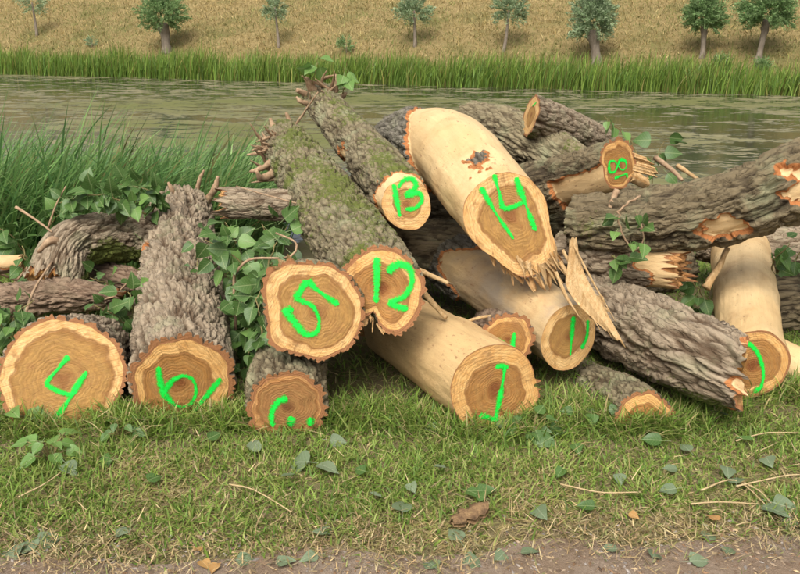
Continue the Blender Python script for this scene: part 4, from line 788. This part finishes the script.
# twigs and loose pieces
def twig(label, pts, r, mat='twig', name='twig', cat='twig', group=None):
    P = [U(*p) if abs(p[0]) > 5 else np.array(p) for p in pts]; o = rod(name, [tuple(p) for p in P], list(np.linspace(r, r*0.55, len(P))), M[mat], None, P[0], nu=7, knobby=0.25); tag(o, label, cat, group); return o
twig('thick bare stick leaning against the forked limb of the log marked 6', [(22, 325, 3.9), (34, 290, 4.1), (52, 262, 4.35)], 0.009)
twig('thin bare twig among the reeds behind the bleached branch', [(16, 207, 4.6), (36, 220, 4.55), (52, 232, 4.5)], 0.009)
twig('thin upright twig rising from the reeds', [(48, 228, 4.6), (56, 205, 4.6), (66, 186, 4.65)], 0.006)
twig('curved brown twig arching in front of the leafy shoot', [(236, 330, 3.7), (234, 280, 3.7), (238, 270, 3.68), (252, 259, 3.65), (289, 257, 3.66), (296, 243, 3.72), (276, 233, 3.85)], 0.008)
twig('thin twig lying across the mossy trunk marked 12', [(352, 208, 3.95), (310, 206, 4.05), (270, 196, 4.25), (236, 186, 4.4)], 0.005)
twig('bare stick lying on the long mossy trunk', [(656, 158, 4.5), (672, 170, 4.3), (682, 180, 4.15)], 0.016)
twig('peeled orange splinter on the long mossy trunk', [(678, 166, 4.4), (690, 174, 4.3), (700, 181, 4.15)], 0.014, 'torn', 'splinter', 'splinter')
twig('rough stick hanging down from the log marked 18', [(617, 190, 4.15), (611, 204, 4.12), (606, 224, 4.08)], 0.016)
twig('bark-edged splinter leaning on the trunk marked 10', [(706, 288, 3.95), (718, 268, 4.0), (728, 248, 4.05)], 0.022, 'torn', 'splinter', 'splinter')
twig('thin splinter with a green tip sticking out beside the log marked 12', [(418, 270, 3.45), (432, 276, 3.38), (448, 283, 3.3)], 0.014, 'torn', 'splinter', 'splinter')
twig('short splinter wedged above the log marked 1', [(410, 278, 3.6), (430, 300, 3.5), (446, 318, 3.42)], 0.018, 'torn', 'splinter', 'splinter')
twig('bent white splinter lying above the log marked 2', [(462, 332, 3.5), (466, 322, 3.5), (490, 316, 3.5), (512, 316, 3.52)], 0.010, 'torn', 'splinter', 'splinter')
for k, (a_, b_, c_, d_, e_, f_) in enumerate([(700, 498, 735, 488, 772, 520), (690, 512, 720, 510, 758, 512), (742, 490, 760, 500, 775, 518), (735, 494, 780, 484, 800, 482), (735, 448, 765, 440, 800, 440), (560, 492, 600, 500, 640, 500), (230, 492, 255, 498, 292, 520), (20, 505, 45, 492, 62, 480)]):
    pp = [on_ground(a_, b_, 0.0), on_ground(c_, d_, 0.0), on_ground(e_, f_, 0.0)]
    for q_ in pp: q_[2] = float(gz(q_[0], q_[1])) + 0.032
    twig(('pale dry stem lying ' + ['bent over the path edge before', 'flat at the path edge before', 'across other stems before', 'in the short grass well before', 'close to the foot of', 'in the short grass before', 'in the short grass before', 'in the short grass before'][k] + ' ' + next(w_ for x_, w_ in WHERE if a_ < x_)), [tuple(q_) for q_ in pp], 0.0035, 'straw_stem' if 'straw_stem' in M else 'twig', 'dry_stem', 'stem', 'dry stems in the lawn')
# bark flakes
def flake(label, px, py, ln, wd, az, mat, seed):
    p = on_ground(px, py, 0.02); rg = np.random.default_rng(seed); n = 11; tt = np.linspace(-1, 1, n); wv = np.clip(1 - tt**2, 0.05, 1)**0.5*wd*(1 + 0.3*rg.normal(0, 1, n)); d = np.array([math.cos(az), math.sin(az), 0]); e = np.array([-d[1], d[0], 0])
    V = []
    for top in (0, 1):
        for i in range(n):
            for k in (-1, -.3, .3, 1): V.append(p + d*ln*tt[i] + e*wv[i]*k + np.array([0, 0, 0.012 + 0.016*top - 0.012*k*k + rg.normal(0, .003)]))
    q = []
    for i in range(n - 1):
        for k in range(3):
            a0 = i*4 + k; q.append((a0 + 4*n, a0 + 1 + 4*n, a0 + 5 + 4*n, a0 + 4 + 4*n)); q.append((a0, a0 + 4, a0 + 5, a0 + 1))
        for k in (0, 3): a0 = i*4 + k; q.append((a0, a0 + 4, a0 + 4 + 4*n, a0 + 4*n))
    tag(mk('bark_flake', np.array(V), quads=q, mat=M[mat], org=p), label, 'bark')
flake('tan flake of dead bark lying in the grass before the path', 470, 517, 0.085, 0.035, 0.7, 'flake', 1) if 'flake' in M else None

# ------------------------------------------------------------------ far bank trees and shrubs
def on_dyke(px, py):
    d = ray(px, py); t_ = 20.0
    while t_ < 80:
        p = EYE + d*t_
        if p[2] <= float(ez(p[0], p[1])): break
        t_ += 0.02
    return p
def crown_mesh(name, c, rx, rz, nsh, nlf, ls, root, org, cols, droop=0.0, start=None):
    st = (start if start is not None else c - np.array([0, 0, rz*0.7]))
    u = RNG.normal(0, 1, (nsh, 3)); u /= np.linalg.norm(u, axis=1)[:, None]; u[:, 2] = np.where(u[:, 2] < -0.8, -u[:, 2], u[:, 2])
    tip = c + u*np.array([rx, rx, rz])*RNG.uniform(0.85, 1.22, (nsh, 1))*(1 + 0.18*noise(u*2.3 + c[0], 5))[:, None]
    k = RNG.integers(0, nsh, nlf); tt = RNG.uniform(0.25, 1.0, nlf)[:, None]**0.6
    p = st + (tip[k] - st)*tt + RNG.normal(0, 0.035, (nlf, 3)); p[:, 2] += 0.10*rz*np.sin(tt[:, 0]*3.14)
    d = tip[k] - st; d /= np.linalg.norm(d, axis=1)[:, None]; d = d + RNG.normal(0, 0.6, (nlf, 3)); d /= np.linalg.norm(d, axis=1)[:, None]
    sde = np.cross(d, RNG.normal(0, 1, (nlf, 3))); sde /= np.linalg.norm(sde, axis=1)[:, None]; L = ls*RNG.uniform(0.6, 1.3, (nlf, 1))
    V = np.stack([p - d*L*.5, p + sde*L*.13, p + d*L*.5, p - sde*L*.13], 1); b = np.arange(nlf)*4
    C = np.repeat(np.concatenate([pick(cols, nlf, jit=0.25), np.ones((nlf, 1))], 1)[:, None], 4, 1)
    return mk(name, V.reshape(-1, 3), quads=np.stack([b, b + 1, b + 2, b + 3], 1), mat=M['willow'], parent=root, org=org, attrs={'col': C.reshape(-1, 4)}, smooth=False)
WC = [(0.24, 0.33, 0.17), (0.30, 0.38, 0.21), (0.19, 0.27, 0.13), (0.34, 0.41, 0.25)]; WD = [(0.19, 0.30, 0.11), (0.15, 0.25, 0.09), (0.25, 0.35, 0.15)]
def willow(label, base, crown, rx, rz, r, nsh, nlf, cols):
    b = on_dyke(*base); dep = np.dot(b - EYE, [0, math.cos(PITCH), -math.sin(PITCH)]); sc = dep/FPX
    c = EYE + ray(*crown)*dep; c[1] = b[1] + (c[1] - b[1])*0.3; root = empty('willow_tree', b, label, 'tree', 'young willows on the dyke')
    head = c - np.array([0, 0, rz*sc*0.55])
    if r*sc > 0.09:
        rod('trunk', [tuple(b - np.array([0, 0, .1])), tuple(b + (head - b)*0.4 + np.array([0.02, 0, 0])), tuple(head), tuple(head + np.array([0, 0, .1]))], [r*sc*1.1, r*sc*0.8, r*sc*1.05, r*sc*.5], M['willow_bark'], root, b, nu=12, n=14, knobby=0.3)
    else: rod('trunk', [tuple(b - np.array([0, 0, .1])), tuple((b + head)/2 + np.array([0.02, 0, 0])), tuple(head + np.array([0, 0, rz*sc*.6]))], [r*sc*1.2, r*sc, r*sc*.5], M['willow_bark'], root, b, nu=8, n=12)
    crown_mesh('crown', c, rx*sc, rz*sc, nsh*2, int(nlf*2.4), 0.13, root, b, cols, start=c - np.array([0, 0, rz*sc*0.35]))
M['willow_bark'] = simple_mat('willow_bark', (0.27, 0.225, 0.17), (0.16, 0.125, 0.09), 8, 0.9, 0.8, 0.05, (1, 1, 0.3))
willow('thin sapling whose crown is cut off by the top edge, beyond the reed bed', (37, 36), (35, 3), 15, 14, 1.3, 40, 700, WC)
willow('round pollard willow with stout upright trunk', (167, 52), (164, 13), 24, 20, 5.2, 130, 4200, WD)
willow('pale sapling with thin bare stem above the mossy trunk', (279, 48), (276, 8), 13, 14, 1.3, 40, 800, WC)
willow('pale sapling with rounded crown on straight thin stem', (415, 47), (414, 10), 18, 17, 1.6, 60, 1500, WC)
willow('sapling with slightly leaning stem and loose crown', (503, 52), (508, 8), 17, 18, 1.6, 60, 1500, WC)
willow('grey-green pollard willow with short leaning stout trunk', (597, 63), (591, 18), 23, 25, 5.6, 130, 4200, WC)
willow('dense dark round-headed willow with short thin trunk', (702, 58), (702, 14), 20, 20, 3.0, 120, 3600, WD)
willow('dark broad-headed willow with tall pale leaning trunk', (757, 62), (763, 10), 27, 21, 3.4, 140, 4600, WD)
def shrub(label, px, py, rx, rz, cols, n):
    b = on_dyke(px, py); dep = np.dot(b - EYE, [0, math.cos(PITCH), -math.sin(PITCH)]); sc = dep/FPX; root = empty('shrub', b, label, 'shrub')
    crown_mesh('foliage', b + np.array([0, 0, rz*sc]), rx*sc, rz*sc, 40, n, 0.13, root, b, cols); rod('stem', [tuple(b - np.array([0, 0, .05])), tuple(b + np.array([0.02, 0, rz*sc*.6])), tuple(b + np.array([0, 0, rz*sc*1.2]))], [0.02, 0.015, 0.01], M['willow_bark'], root, b, nu=6)
shrub('upright dark shrub by the far reeds', 346, 54, 9, 9, WD, 500)
shrub('small round shrub between two dark willows', 722, 67, 8, 7, WD, 450)
shrub('low shrub at the foot of the tall pale trunk', 762, 72, 9, 7, WD, 450)
shrub('tiny shrub on the slope near the stout pollard', 92, 47, 6, 5, WC, 250)

shoot('leafy shoot spreading behind the trunk marked 12 under its side limb', [[(250, 300, 4.2), (240, 250, 4.3), (225, 222, 4.3)], [(260, 300, 4.2), (275, 250, 4.25), (262, 224, 4.25)]], [26, 26], 0.09, spread=0.08)
shoot('leafy shoot at the foot of the reeds behind the bleached branch', [[(30, 260, 5.2), (10, 235, 5.2), (-10, 225, 5.2)], [(40, 260, 5.2), (50, 225, 5.2), (70, 205, 5.2)]], [20, 20], 0.10, spread=0.08)
# dead twigs heaped behind the log marked 4
for k in range(22):
    a_ = RNG.uniform(-10, 145); b_ = RNG.uniform(285, 325); p = on_ground(a_, b_); p[1] = min(max(p[1], 3.85), 4.9); p[2] = float(gz(p[0], p[1])) + 0.01
    az = RNG.uniform(0, 6.283); L = RNG.uniform(0.2, 0.55); q_ = p + np.array([math.cos(az)*L, math.sin(az)*L*0.6, RNG.uniform(0.03, 0.28)]); m_ = (p + q_)/2 + RNG.normal(0, 0.03, 3)
    o = rod('twig', [tuple(p), tuple(m_), tuple(q_)], [0.011, 0.008, 0.004], M['twig'], None, p, nu=6, knobby=0.3); tag(o, 'dead brown twig in the heap behind the log marked 4', 'twig', 'dead twigs heaped behind the log marked 4')

log('crumbling brown branch wood lying under the forked limb', [(150, 285, 4.62), (108, 276, 4.72), (60, 282, 4.8)], [0.05, 0.075, 0.06], 'bark_brown', 33, face='face_red', depth=0.022, pw=0.03, plen=0.12, lump=0.16, torn_front=0.04, torn_back=0.05, res=0.009)
shoot('leafy shoot in the shade under the forked limb', [[(118, 300, 4.5), (110, 285, 4.45), (90, 278, 4.4)]], [18], 0.07, spread=0.06)

shoot('ivy-like shoot tucked against the left side of the log marked 5', [[(252, 372, 3.45), (262, 335, 3.42), (258, 300, 3.5), (270, 268, 3.6)]], [34], 0.075, spread=0.055)
shoot('leafy shoot draped over the side of the log marked 6', [[(214, 330, 3.75), (205, 290, 3.9), (196, 255, 4.1)]], [12], 0.07, spread=0.03)
